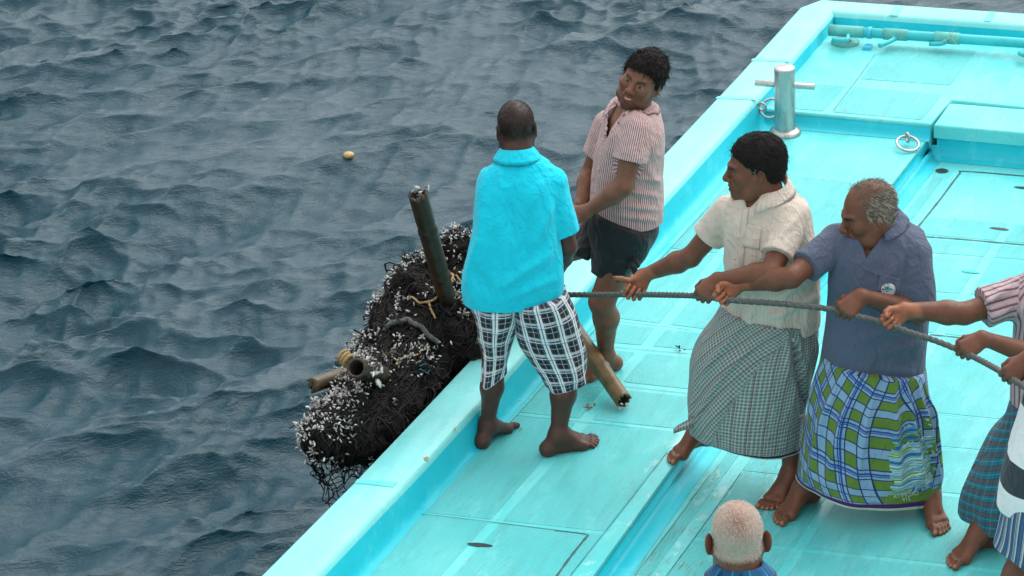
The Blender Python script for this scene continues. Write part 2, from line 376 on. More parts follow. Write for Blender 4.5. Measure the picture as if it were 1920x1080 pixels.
slab('hatch_coaming', [(ld[0] + back * 0.03 + vf * 0.012)[:2], (ld[0] + back * 0.4)[:2], (ld[3] + vf * 2 + back * .4)[:2], (ld[3] + vf * 2 + back * .03)[:2]], 0.02, ZB - 0.05, M['wall'], boat, 0.004)
p0 = ld[0] + back * 0.03 - vf * 0.03; ps = [p0 + vf * s for s in np.linspace(0, 2.6, 20)]
strip_loft('coaming_foot', [[(*(p[:2] - back[:2] * dx), z) for dx, z in ((0.0, ZB + 0.07), (0.006, ZB + 0.03), (0.02, ZB + 0.01), (0.06, ZB + 0.002))] for p in ps], M['wall'], boat)
# cove at the platform front foot
q0 = G(1430, 233, 0); q1 = G(1747, 257, 0); qn = unit(np.array([(q1 - q0)[1], -(q1 - q0)[0], 0]))
fr = [bow_front_l + (bow_front_r - bow_front_l) * s for s in np.linspace(0, 1, 20)]
strip_loft('platform_face', [[(*(p + qn[:2] * dx), z) for dx, z in ((0.002, ZW - 0.02), (0.008, 0.03), (0.02, 0.012), (0.05, 0.002))] for p in fr], M['wall'], boat)
# starboard side of the boat, outside the photograph
so = step[0] + right * 3.25, step[-1] + right * 3.25
strip_loft('starboard_gunwale', [[(*(p + right * dx), z) for dx, z in ((-0.06, ZB), (0, ZG - 0.03), (0.02, ZG), (0.26, ZG), (0.28, ZG - 0.03), (0.2, -0.5), (-0.1, -1.6))] for p in (so[0], so[0] * .5 + so[1] * .5, so[1] + unit(so[1] - so[0]) * 1.2)], M['gunwale'], boat, False)

# antislip panels: quads between lengthwise and crosswise lines
def isect(p, q, r, s):
    d1 = q - p; d2 = s - r; c = d1[0] * d2[1] - d1[1] * d2[0]; t = ((r - p)[0] * d2[1] - (r - p)[1] * d2[0]) / c; return p + d1 * t
def line_at(pl_, v):
    """where polyline pl_ (world xy) meets the cross line v (two world xy)"""
    best = None
    for a, b in zip(pl_[:-1], pl_[1:]):
        x = isect(a, b, v[0], v[1]); t = ((x - a) @ (b - a)) / ((b - a) @ (b - a))
        e = max(0, -t, t - 1)
        if best is None or e < best[0]: best = (e, x)
    return best[1]
def rquad(c, r=0.012, n=3):
    """quad with slightly rounded corners"""
    out = []
    for k in range(4):
        p = c[k]; a = unit(np.append(c[k - 1] - p, 0))[:2]; b = unit(np.append(c[(k + 1) % 4] - p, 0))[:2]
        for t in np.linspace(0, 1, n + 1): out.append(p + a * r * (1 - t) ** 2 + b * r * t ** 2)
    return out
def panels(name, cols, rows, z, mat, skip=()):
    for ci, (ua, ub) in enumerate(cols):
        for ri, (va, vb_) in enumerate(rows):
            if (ci, ri) in skip: continue
            c = [line_at(ua, va), line_at(ub, va), line_at(ub, vb_), line_at(ua, vb_)]
            slab(name, rquad(c), z + 0.0018, z - 0.01, mat, boat, 0.0)
def L(pts, z): return ext(xy(pts, z), 3.0, 0.0)
uL = L([(658, 1080), (791, 955), (909, 843), (1330, 385), (1436, 266)], 0)
uC1 = L([(826, 1080), (1000, 885), (1077, 796), (1258, 580), (1517, 262)], 0); uC2 = L([(850, 1080), (1021, 889), (1101, 798), (1279, 583), (1533, 264)], 0)
uR = L([(1068, 1080), (1249, 849), (1500, 520), (1700, 272)], 0)
def V2(a, b, z): return G(*a, z)[:2], G(*b, z)[:2]
def off(a, b, d): return (a[0], a[1] + d), (b[0], b[1] + d)
va0 = ((760, 960), (1126, 999)); va1 = ((964, 778), (1272, 810)); va2 = ((1158, 722), (1295, 737)); va3 = ((1110, 646), (1299, 663)); va4 = ((1158, 602), (1299, 619)); va5 = ((1330, 476), (1600, 505)); va6 = ((1489, 331), (1575, 339)); va7 = ((1530, 257), (1671, 266))
rowsA = []
for n_, f_, gn, gf in ((((650, 1300), (1000, 1338)), va0, 0, 3), (va0, va1, -3, 4), (va1, va2, -6, 8), (va2, va3, -7, 8), (va3, va4, -7, 5), (va4, va5, -5, 3), (va5, va6, -3, 2), (va6, va7, -2, 0)):
    rowsA.append((V2(*off(*n_, gn), 0), V2(*off(*f_, gf), 0)))
panels('antislip_panel', [(uL, uC1), (uC2, uR)], rowsA, 0.0, M['nonskid'])
# bow platform panels
w0 = L([(1467, 190), (1548, 80)], ZW); w1 = L([(1543, 208), (1636, 104), (1655, 82)], ZW); w2 = L([(1562, 209), (1651, 104), (1668, 84)], ZW); w3 = L([(1727, 225), (1781, 160), (1817, 113), (1835, 90)], ZW); w4 = L([(1745, 225), (1799, 161), (1825, 119), (1846, 92)], ZW); w5 = L([(1990, 180), (2040, 110)], ZW)
rb = [(V2((1500, 205), (1740, 226), ZW), V2((1511, 156), (1763, 177), ZW)), (V2((1511, 141), (1779, 160), ZW), V2((1560, 78), (1835, 96), ZW))]
panels('antislip_panel', [(w0, w1), (w2, w3), (w4, w5)], rb, ZW, M['nonskid'], skip={(2, 0)})
# main deck panels
b0 = L([(1338, 1080), (1395, 990), (1450, 905), (1800, 440)], ZB)
bL = L([(1250, 1080), (1390, 885), (1715, 432), (1806, 322)], ZB); bLa = L([(1190, 1080), (1332, 890), (1655, 445), (1752, 330)], ZB); bLb = L([(1215, 1080), (1352, 890), (1684, 438), (1772, 330)], ZB)
bM1 = L([(1560, 1080), (1640, 960), (1750, 640), (1835, 400), (1860, 325)], ZB)
c1 = L([(1455, 1080), (1600, 870), (1788, 575), (1760, 460)], ZB)
def shift(l, d): return l + right * d
bC1 = shift(bL, 0.42); bC2 = shift(bL, 0.47); bD1 = shift(bL, 1.12); bD2 = shift(bL, 1.16); bE = shift(bL, 1.9)
vb_l = [((1389, 1160), (1454, 1166)), ((1389, 1020), (1454, 1027)), ((1389, 886), (1454, 893)), ((1757, 840), (1846, 848)), ((1748, 777), (1879, 790)), ((1744, 628), (1896, 643)), ((1752, 551), (1818, 556)), ((1758, 479), (1920, 491)), ((1735, 444), (1920, 460)), ((1750, 405), (1900, 417)), ((1806, 322), (1920, 332))]
order = sorted(vb_l, key=lambda v: G(1700, v[0][1] + (1700 - v[0][0]) * (v[1][1] - v[0][1]) / (v[1][0] - v[0][0]), ZB)[1])
rowsB = []
for n_, f_ in zip(order[:-1], order[1:]): rowsB.append((V2(*off(*n_, -4), ZB), V2(*off(*f_, 3), ZB)))
panels('antislip_panel', [(bL, bC1), (bC2, bD1), (bD2, bE)], rowsB, ZB, M['nonskid'])
panels('antislip_panel', [(bLa, bLb)], [(V2((1100, 1300), (1400, 1330), ZB), V2((1753, 332), (1772, 334), ZB))], ZB, M['nonskid'])
# hatch seams, drawn as thin dark grooves of dirt
def seam(pts, z, w=0.004, name='hatch_seam', mat='groove'):
    P = catmull([G(x, y, z) for x, y in pts], 24) + [0, 0, 0.0032]; T = np.gradient(P, axis=0); n = np.stack([-T[:, 1], T[:, 0], 0 * T[:, 0]], 1); n /= np.linalg.norm(n, axis=1)[:, None]
    ww = w * (0.7 + 0.6 * nrs.rand(len(P)))[:, None]
    A = np.stack([P - n * ww, P + n * ww], 1); return strip_loft(name, A, M[mat], boat, False)
seam([(1034, 1095), (1072, 1042), (1103, 1004)], 0, 0.005); seam([(1103, 1004), (1080, 1000), (1040, 996)], 0, 0.0025); seam([(765, 963), (850, 971), (1098, 1002)], 0, 0.0016)
for a_, b_ in ((va2, 2), (va3, 2), (va4, 1), (va5, 1), (va6, 1)): seam([(a_[0][0] - 0, a_[0][1] + b_), (a_[1][0], a_[1][1] + b_)], 0, 0.0011)
seam([(1070, 1080), (1160, 966), (1251, 849)], 0, 0.0013); seam([(1300, 785), (1500, 522), (1640, 340)], 0, 0.0010); seam([(909, 846), (1100, 636), (1330, 388)], 0, 0.0010)
for a_, b_ in vb_l[2:8]: seam([a_, b_], ZB, 0.0011)
seam([(1250, 1080), (1320, 985), (1389, 888)], ZB, 0.0016); seam([(1190, 1080), (1262, 985), (1332, 890)], ZB, 0.0012)
seam([(658, 1080), (761, 966)], 0, 0.002); seam([(968, 780), (1100, 793), (1268, 812)], 0, 0.0013)
seam([(1715, 434), (1760, 378), (1798, 328), (1810, 322), (1925, 331)], ZB, 0.005); seam([(1732, 444), (1800, 449), (1925, 460)], ZB, 0.005); seam([(1744, 628), (1896, 643), (1960, 648)], ZB, 0.004)
seam([(1562, 208), (1608, 148), (1640, 104)], ZW, 0.0012)
def lens(px, py, z, lx, ly, name='finger_slot', mat='dark', ang=None, lift=0.005):
    c = G(px, py, z); a = np.linspace(0, 2 * math.pi, 24, endpoint=False)
    e = unit(G(px + 40, py + 4, z) - c); f_ = np.array([-e[1], e[0], 0])
    P = c + np.outer(np.sign(np.cos(a)) * np.abs(np.cos(a)) * lx, e) + np.outer(np.sin(a) * ly * (1 - 0.25 * np.cos(a) ** 2), f_) + [0, 0, lift]
    me = bpy.data.meshes.new(name); me.from_pydata(P.tolist(), [], [list(range(24))]); return link(name, me, M[mat], boat)
lens(900, 1023, 0, 0.056, 0.014); lens(1874, 430, ZB, 0.052, 0.012); lens(1820, 511, ZB, 0.048, 0.012, mat='wall'); lens(1918, 353, ZB, 0.05, 0.012)  # flat sheets; the dark ones paint the shade inside a slot
lens(1766, 321, ZB, 0.036, 0.032, 'drain_hole', lift=0.0035)  # flat dark sheet painted for the unlit inside of the hole
def blob(px, py, z, s, name, mat, seed):
    r = random.Random(seed); c = G(px, py, z); n = 14
    P = [c + np.array([math.cos(k * 2 * math.pi / n) * s * r.uniform(0.4, 1.3), math.sin(k * 2 * math.pi / n) * s * 1.6 * r.uniform(0.5, 1.3), 0.003]) for k in range(n)]
    me = bpy.data.meshes.new(name); me.from_pydata([tuple(p) for p in P], [], [list(range(n))]); return link(name, me, M[mat], boat)
blob(800, 861, ZG - 0.002, 0.013, 'paint_chip', 'chip', 3); blob(853, 805, ZG - 0.002, 0.009, 'paint_chip', 'chip', 8)
def gpatch(pts, z, mat, name, lift):
    P = [G(x, y, z) + np.array([0, 0, lift]) for x, y in pts]; me = bpy.data.meshes.new(name); me.from_pydata([tuple(p) for p in P], [], [list(range(len(P)))]); return link(name, me, M[mat], boat)
M['pale'] = paint('pale_repair_paint', (0.10, 0.60, 0.62), (0.14, 0.64, 0.65), dirt=0.1, rough=(0.2, 0.4))
gpatch([(670, 899), (746, 905), (737, 914), (665, 906)], ZG, 'pale', 'paint_band', 0.002)
gpatch([(1412, 110), (1483, 113), (1479, 117), (1408, 114)], ZG, 'pale', 'paint_band', 0.002)
gpatch([(1346, 181), (1421, 184), (1417, 188), (1341, 185)], ZG, 'pale', 'paint_band', 0.002)
gpatch([(1678, 10), (1694, 11), (1683, 30), (1667, 29)], ZG, 'pale', 'paint_band', 0.002)
gpatch([(1855, 22), (1868, 23), (1858, 41), (1844, 40)], ZG, 'pale', 'paint_band', 0.002)

# bollard with cross bar
def lathe(prof, c, seg=28):
    a = np.linspace(0, 2 * math.pi, seg, endpoint=False); V = []; n = len(prof)
    for x in a:
        for r_, z in prof: V.append((c[0] + r_ * math.cos(x), c[1] + r_ * math.sin(x), c[2] + z))
    return np.array(V), grid_quads(seg, n, True)
bc = G(1472, 250, 0)
V, Q = lathe([(0.057, 0.0), (0.057, 0.375), (0.0565, 0.385), (0.052, 0.388), (0.0, 0.388)], bc)
bol = mesh_np('mooring_bollard', V, Q, M['steel'], boat)
V, Q = lathe([(0.087, 0.002), (0.088, 0.012), (0.082, 0.022), (0.066, 0.030), (0.058, 0.033)], bc); mesh_np('base_flange', V, Q, M['steel'], bol)
xb = MB(); dx = unit(G(1525, 170, .28) - G(1417, 163, .28)); ax = bc + [0, 0, 0.285]
add_tube(xb, [ax - dx * 0.165, ax - dx * 0.163, ax + dx * 0.163, ax + dx * 0.165], [0.014, 0.017, 0.017, 0.014], 14); mb_mixed(xb, 'cross_bar', M['steel'], bol)
def ring(c, R, r, n, up, name, parent, mat='steel'):
    n = unit(n); u = unit(np.cross(n, up)); v = np.cross(n, u); a = np.linspace(0, 2 * math.pi, 37)
    P = c + R * (np.cos(a)[:, None] * u + np.sin(a)[:, None] * v); mb = MB(); add_tube(mb, P, r, 10, False); return mb_mixed(mb, name, M[mat], parent)
rc = G(1702, 273, 0.02)
e1 = ring(rc + [0, 0.0, 0.012], 0.060, 0.0075, (0.1, -0.35, 1), (0, 1, 0), 'deck_ring', boat); ring(rc + [0.005, 0.055, 0.025], 0.024, 0.0065, (1, 0.25, 0), (0, 0, 1), 'ring_eye', e1)
rc = G(1445, 203, 0.12)
e2 = ring(rc, 0.058, 0.0075, (-0.3, -0.6, 0.75), (0, 0, 1), 'wall_ring', boat); ring(rc + np.array([-0.048, 0.0, 0.012]), 0.024, 0.0065, (0.5, 0.8, 0.2), (0, 0, 1), 'ring_eye', e2)
# deck wash pipe with spouts along the bow wall
zp = ZW + 0.075
A0 = G(1556, 56.5, zp); A1 = G(1960, 83.5, zp); du = unit(A1 - A0)
def at_px(px): t = (px - 1556) / (1960 - 1556); return A0 + (A1 - A0) * t
mb = MB(); add_tube(mb, [A0, at_px(1700), at_px(1960), A1 + du * 1.2], 0.029, 16); pipe = mb_mixed(mb, 'wash_pipe', M['pipe'], boat)
def fitting(a, b): mb = MB(); add_tube(mb, [at_px(a), at_px(a) + du * .002, at_px(b) - du * .002, at_px(b)], [0.030, 0.0345, 0.0345, 0.030], 18); mb_mixed(mb, 'tee_fitting', M['pipe_brown'], pipe)
fitting(1554, 1621); fitting(1658, 1704); fitting(1755, 1802)
back_n = np.array([-du[1], du[0], 0])
for px, pts in ((1594, [(1594, 62), (1589, 74), (1580, 76.5), (1562, 74)]), (1680, [(1682, 65), (1679, 72), (1664, 80), (1648, 86)]), (1775, [(1777, 70), (1772, 79), (1762, 82), (1743, 82)]), (1927, [(1930, 92), (1924, 101), (1918, 103), (1912, 100)])):
    P = [at_px(px) * 1.0, at_px(px) - back_n * 0.045 + [0, 0, -0.01]] + [G(x, y, zp - 0.012 - 0.008 * k) for k, (x, y) in enumerate(pts[1:])]
    mb = MB(); add_tube(mb, catmull(P, 16), [0.012] * 5 + [0.0135] * 11, 10); mb_mixed(mb, 'spout', M['pipe'], pipe)
mb = MB(); add_tube(mb, [at_px(1628), at_px(1636)], 0.0355, 16); mb_mixed(mb, 'pipe_clamp', M['pipe_blue'], pipe)
slab('clamp_foot', [(at_px(1624) - back_n * 0.09)[:2], (at_px(1640) - back_n * 0.09)[:2], (at_px(1640) - back_n * .03)[:2], (at_px(1626) - back_n * .03)[:2]], ZW + 0.02, ZW, M['pipe_blue'], pipe, 0.005)
V, Q = lathe([(0.083, 0.001), (0.083, 0.009), (0.036, 0.010), (0.034, 0.004)], G(1585, 80, ZW)); dr = mesh_np('deck_drain', V, Q, M['pipe_brown'], boat)
V, Q = lathe([(0.036, 0.0055), (0.0, 0.0055)], G(1585, 80, ZW)); mesh_np('drain_mouth', V, Q, M['dark'], dr)  # black disc painted in for the shaded depth of the drain
mb = MB()
for pts in (((1783, 71, 0.10), (1786, 60, .14), (1789, 52, .17), (1797, 47, .19), (1801, 46, .19)), ((1783, 70, .1), (1780, 62, .13), (1778, 55, .16)), ((1783, 70, .1), (1770, 76, .09), (1764, 78, .08)), ((1784, 72, .1), (1791, 80, .08), (1794, 84, .07))):
    add_tube(mb, catmull([G(x, y, ZW + z) for x, y, z in pts], 12), 0.0016, 5)
M['twine'] = simple('pale_twine', (0.42, 0.36, 0.22), 0.85, 0.2, 30)
mb_mixed(mb, 'twine', M['twine'], pipe)

# ================================================================== implicit surfaces for bodies and clothes
def rcone(a, b, ra, rb):
    """a tapered round limb from a to b"""
    a = np.asarray(a, float); b = np.asarray(b, float); ba = b - a; L2 = ba @ ba + 1e-12
    def f(P):
        t = np.clip(((P - a) @ ba) / L2, 0, 1); return np.linalg.norm(P - a - t[:, None] * ba, axis=1) - (ra + (rb - ra) * t)
    m = max(ra, rb); return f, np.minimum(a, b) - m, np.maximum(a, b) + m
def ellip(c, r, A=None):
    c = np.asarray(c, float); r = np.asarray(r, float); A = np.eye(3) if A is None else np.asarray(A)     # rows of A: local axes
    def f(P):
        q = (P - c) @ A.T; k0 = np.linalg.norm(q / r, axis=1); k1 = np.linalg.norm(q / (r * r), axis=1); return k0 * (k0 - 1) / np.maximum(k1, 1e-9)
    e = np.sqrt(((A * r[:, None]) ** 2).sum(0)); return f, c - e, c + e
def secs(rows, Y0, n=26):
    """rows (xl, yl, xr, yr, b[, dYl, dYr]) picked on the outline -> centre, side axis, half width, half depth per section"""
    R = []
    for r in rows:
        dl, dr = (r[5], r[6]) if len(r) > 6 else (0, 0)
        A = J(r[0], r[1], Y0 + dl); B = J(r[2], r[3], Y0 + dr); R.append([*((A + B) / 2), *((B - A) / 2), r[4]])
    R = catmull(np.array(R), n); C_ = R[:, :3]; S = R[:, 3:6]; a = np.linalg.norm(S, axis=1); S = S / a[:, None]; b = R[:, 6]
    T = np.gradient(C_, axis=0); T /= np.linalg.norm(T, axis=1)[:, None]
    D = np.cross(T, S); D /= np.linalg.norm(D, axis=1)[:, None]
    if D[len(D) // 2] @ np.array([0, -1, 0]) < 0: D = -D           # D points to the camera side
    return dict(C=C_, S=S, D=D, T=T, a=a, b=b)
def loft_local(sc_, P):
    """nearest section parameter, local coordinates s, d, axial overshoot"""
    C_, S, D, T = sc_['C'], sc_['S'], sc_['D'], sc_['T']; n = len(C_)
    best = np.full(len(P), 1e9); bi_ = np.zeros(len(P)); 
    d2 = None
    for i in range(n - 1):
        v = C_[i + 1] - C_[i]; L_ = v @ v; t = ((P - C_[i]) @ v) / L_
        tc = np.clip(t, 0, 1); q = P - C_[i] - tc[:, None] * v; e = (q * q).sum(1)
        m = e < best; best = np.where(m, e, best); bi_ = np.where(m, i + tc, bi_)
    i0 = np.clip(bi_.astype(int), 0, n - 2); t = (bi_ - i0)[:, None]
    c = C_[i0] * (1 - t) + C_[i0 + 1] * t; s = S[i0] * (1 - t) + S[i0 + 1] * t; d = D[i0] * (1 - t) + D[i0 + 1] * t; tt = T[i0] * (1 - t) + T[i0 + 1] * t
    q = P - c; t = t[:, 0]
    return bi_, (q * s).sum(1), (q * d).sum(1), (q * tt).sum(1), sc_['a'][i0] * (1 - t) + sc_['a'][i0 + 1] * t, sc_['b'][i0] * (1 - t) + sc_['b'][i0 + 1] * t
def loft_sdf(sc_, shrink=0.0, p=2.3, round_=0.0):
    def f(P):
        bi_, s, d, ax, a, b = loft_local(sc_, P); a = np.maximum(a - shrink, 0.01); b = np.maximum(b - shrink, 0.01)
        k = ((np.abs(s) / a) ** p + (np.abs(d) / b) ** p) ** (1 / p); q = (k - 1) * np.minimum(a, b)
        over = np.abs(np.where((bi_ <= 0) | (bi_ >= len(sc_['C']) - 1), ax, 0.0))
        return np.where(over > 1e-4, np.sqrt(np.maximum(q, 0) ** 2 + over ** 2) - round_ * 0 + np.where(q < 0, 0.0, 0.0), q)
    m = max(sc_['a'].max(), sc_['b'].max()); f.heavy = True; return f, sc_['C'].min(0) - m, sc_['C'].max(0) + m
class Sdf:
    def __init__(s): s.p = []
    def add(s, prim, k=0.01, op='u'): s.p.append((*prim, k, op)); return s
    def cone(s, a, b, ra, rb, k=0.01, op='u'): return s.add(rcone(a, b, ra, rb), k, op)
    def ball(s, c, r, k=0.01, op='u', A=None): return s.add(ellip(c, (r, r, r) if np.isscalar(r) else r, A), k, op)
    def field(s, lo, hi, h):
        lo = np.asarray(lo, float); n = np.maximum(4, np.ceil((np.asarray(hi) - lo) / h).astype(int) + 1); D = np.full(n, 0.2, np.float32)
        ax = [lo[i] + h * np.arange(n[i]) for i in range(3)]
        for f, plo, phi, k, op in s.p:
            m = k + 2.5 * h; a = np.maximum(0, np.floor((plo - m - lo) / h).astype(int)); b = np.minimum(n, np.ceil((phi + m - lo) / h).astype(int) + 1)
            if (b <= a).any(): continue
            st = max(1, int(round(0.013 / h))) if getattr(f, 'heavy', False) else 1
            cx = [ax[i][a[i]:b[i]] for i in range(3)]; cs = [np.arange(0, len(c) - 1 + st, st) * h + c[0] for c in cx]
            g = np.stack(np.meshgrid(*(cx if st == 1 else cs), indexing='ij'), -1); sh = g.shape[:3]; d = f(g.reshape(-1, 3)).reshape(sh).astype(np.float32)
            if st > 1:
                for q in range(3):
                    x = np.arange(len(cx[q])) / st; i0 = np.minimum(x.astype(int), d.shape[q] - 2) if d.shape[q] > 1 else np.zeros(len(x), int); w = (x - i0).astype(np.float32); w = w.reshape([-1 if r == q else 1 for r in range(3)])
                    d = np.take(d, i0, q) * (1 - w) + np.take(d, np.minimum(i0 + 1, d.shape[q] - 1), q) * w
            sub = D[a[0]:b[0], a[1]:b[1], a[2]:b[2]]
            if op == 'u': hh = np.maximum(k - np.abs(sub - d), 0) / k; sub[...] = np.minimum(sub, d) - hh * hh * k * 0.25
            else: hh = np.maximum(k - np.abs(sub + d), 0) / k; sub[...] = np.maximum(sub, -d) + hh * hh * k * 0.25
        return D, lo
    def mesh(s, lo, hi, h):
        D, lo = s.field(lo, hi, h); return nets(D, lo, h)
    def bounds(s):
        u = [p for p in s.p if p[4] == 'u']; return np.min([p[1] for p in u], 0) - 0.02, np.max([p[2] for p in u], 0) + 0.02
def nets(D, lo, h):
    """surface nets: one vertex per crossed cell, one quad per crossed edge"""
    s = D < 0; n = np.array(D.shape); corner = [(i, j, k) for i in (0, 1) for j in (0, 1) for k in (0, 1)]
    cnt = sum(s[i:n[0] - 1 + i, j:n[1] - 1 + j, k:n[2] - 1 + k].astype(np.int8) for i, j, k in corner)
    act = (cnt > 0) & (cnt < 8); idx = np.full(act.shape, -1, np.int64); cells = np.argwhere(act); idx[act] = np.arange(len(cells))
    if len(cells) == 0: return np.zeros((0, 3)), np.zeros((0, 4), int)
    vals = {c: D[cells[:, 0] + c[0], cells[:, 1] + c[1], cells[:, 2] + c[2]] for c in corner}
    acc = np.zeros((len(cells), 3)); num = np.zeros(len(cells))
    for a_ in corner:
        for ax in range(3):
            if a_[ax]: continue
            b_ = list(a_); b_[ax] = 1; b_ = tuple(b_); va, vb_ = vals[a_], vals[b_]; cr_ = (va < 0) != (vb_ < 0)
            t = np.where(cr_, va / np.where(cr_, va - vb_, 1), 0); p = np.tile(np.array(a_, float), (len(cells), 1)); p[:, ax] += t
            acc += p * cr_[:, None]; num += cr_
    V = lo + h * (cells + acc / num[:, None]); F = []
    for ax in range(3):
        o1, o2 = [(1, 2), (2, 0), (0, 1)][ax]
        sl0 = [slice(None)] * 3; sl1 = [slice(None)] * 3; sl0[ax] = slice(0, n[ax] - 1); sl1[ax] = slice(1, n[ax])
        e = s[tuple(sl0)] != s[tuple(sl1)]; E = np.argwhere(e); E = E[(E[:, o1] > 0) & (E[:, o2] > 0) & (E[:, o1] < n[o1] - 1) & (E[:, o2] < n[o2] - 1)]
        ins = s[E[:, 0], E[:, 1], E[:, 2]]
        def cid(d1, d2): q = E.copy(); q[:, o1] -= d1; q[:, o2] -= d2; return idx[q[:, 0], q[:, 1], q[:, 2]]
        q = np.stack([cid(1, 1), cid(0, 1), cid(0, 0), cid(1, 0)], 1); q[~ins] = q[~ins][:, ::-1]; F.append(q)
    F = np.concatenate(F); F = F[(F >= 0).all(1)]; return V, F
def vnormals(V, F):
    N = np.zeros_like(V); fn = np.cross(V[F[:, 2]] - V[F[:, 0]], V[F[:, 3]] - V[F[:, 1]])
    for i in range(4): np.add.at(N, F[:, i], fn)
    return N / np.maximum(1e-12, np.linalg.norm(N, axis=1))[:, None]
def vnoise(P, seed=0):
    """smooth value noise, -1..1"""
    P = np.asarray(P); i = np.floor(P).astype(np.int64); f = P - i; f = f * f * (3 - 2 * f); out = 0
    for dx in (0, 1):
        for dy in (0, 1):
            for dz in (0, 1):
                hsh = ((i[:, 0] + dx) * 73856093) ^ ((i[:, 1] + dy) * 19349663) ^ ((i[:, 2] + dz) * 83492791) ^ (seed * 2654435761)
                hsh = (hsh ^ (hsh >> 13)) * 1274126177; v = ((hsh & 0xffff) / 32767.5) - 1
                out = out + v * (f[:, 0] if dx else 1 - f[:, 0]) * (f[:, 1] if dy else 1 - f[:, 1]) * (f[:, 2] if dz else 1 - f[:, 2])
    return out
def ridge(P, seed): return 1 - 2 * np.abs(vnoise(P, seed))
def folds(V, N, lines):
    """raise or sink soft creases: (x0, y0, x1, y1, width px, height m) as they run on the side that faces the camera"""
    x, y = proj(V); face = np.clip(-(N @ np.array([0, 0.9, -0.4])) * 1.5, 0, 1); d = np.zeros(len(V))
    for x0, y0, x1, y1, w, hgt in lines:
        a = np.array([x0, y0], float); ab = np.array([x1 - x0, y1 - y0], float); t = np.clip(((x - x0) * ab[0] + (y - y0) * ab[1]) / (ab @ ab), 0, 1)
        e = np.hypot(x - x0 - t * ab[0], y - y0 - t * ab[1]); taper = np.sin(np.clip(t, 0.03, 0.97) * math.pi) ** 0.6
        d += 2.2 * hgt * taper * np.exp(-(e / w) ** 2)
    return d * face

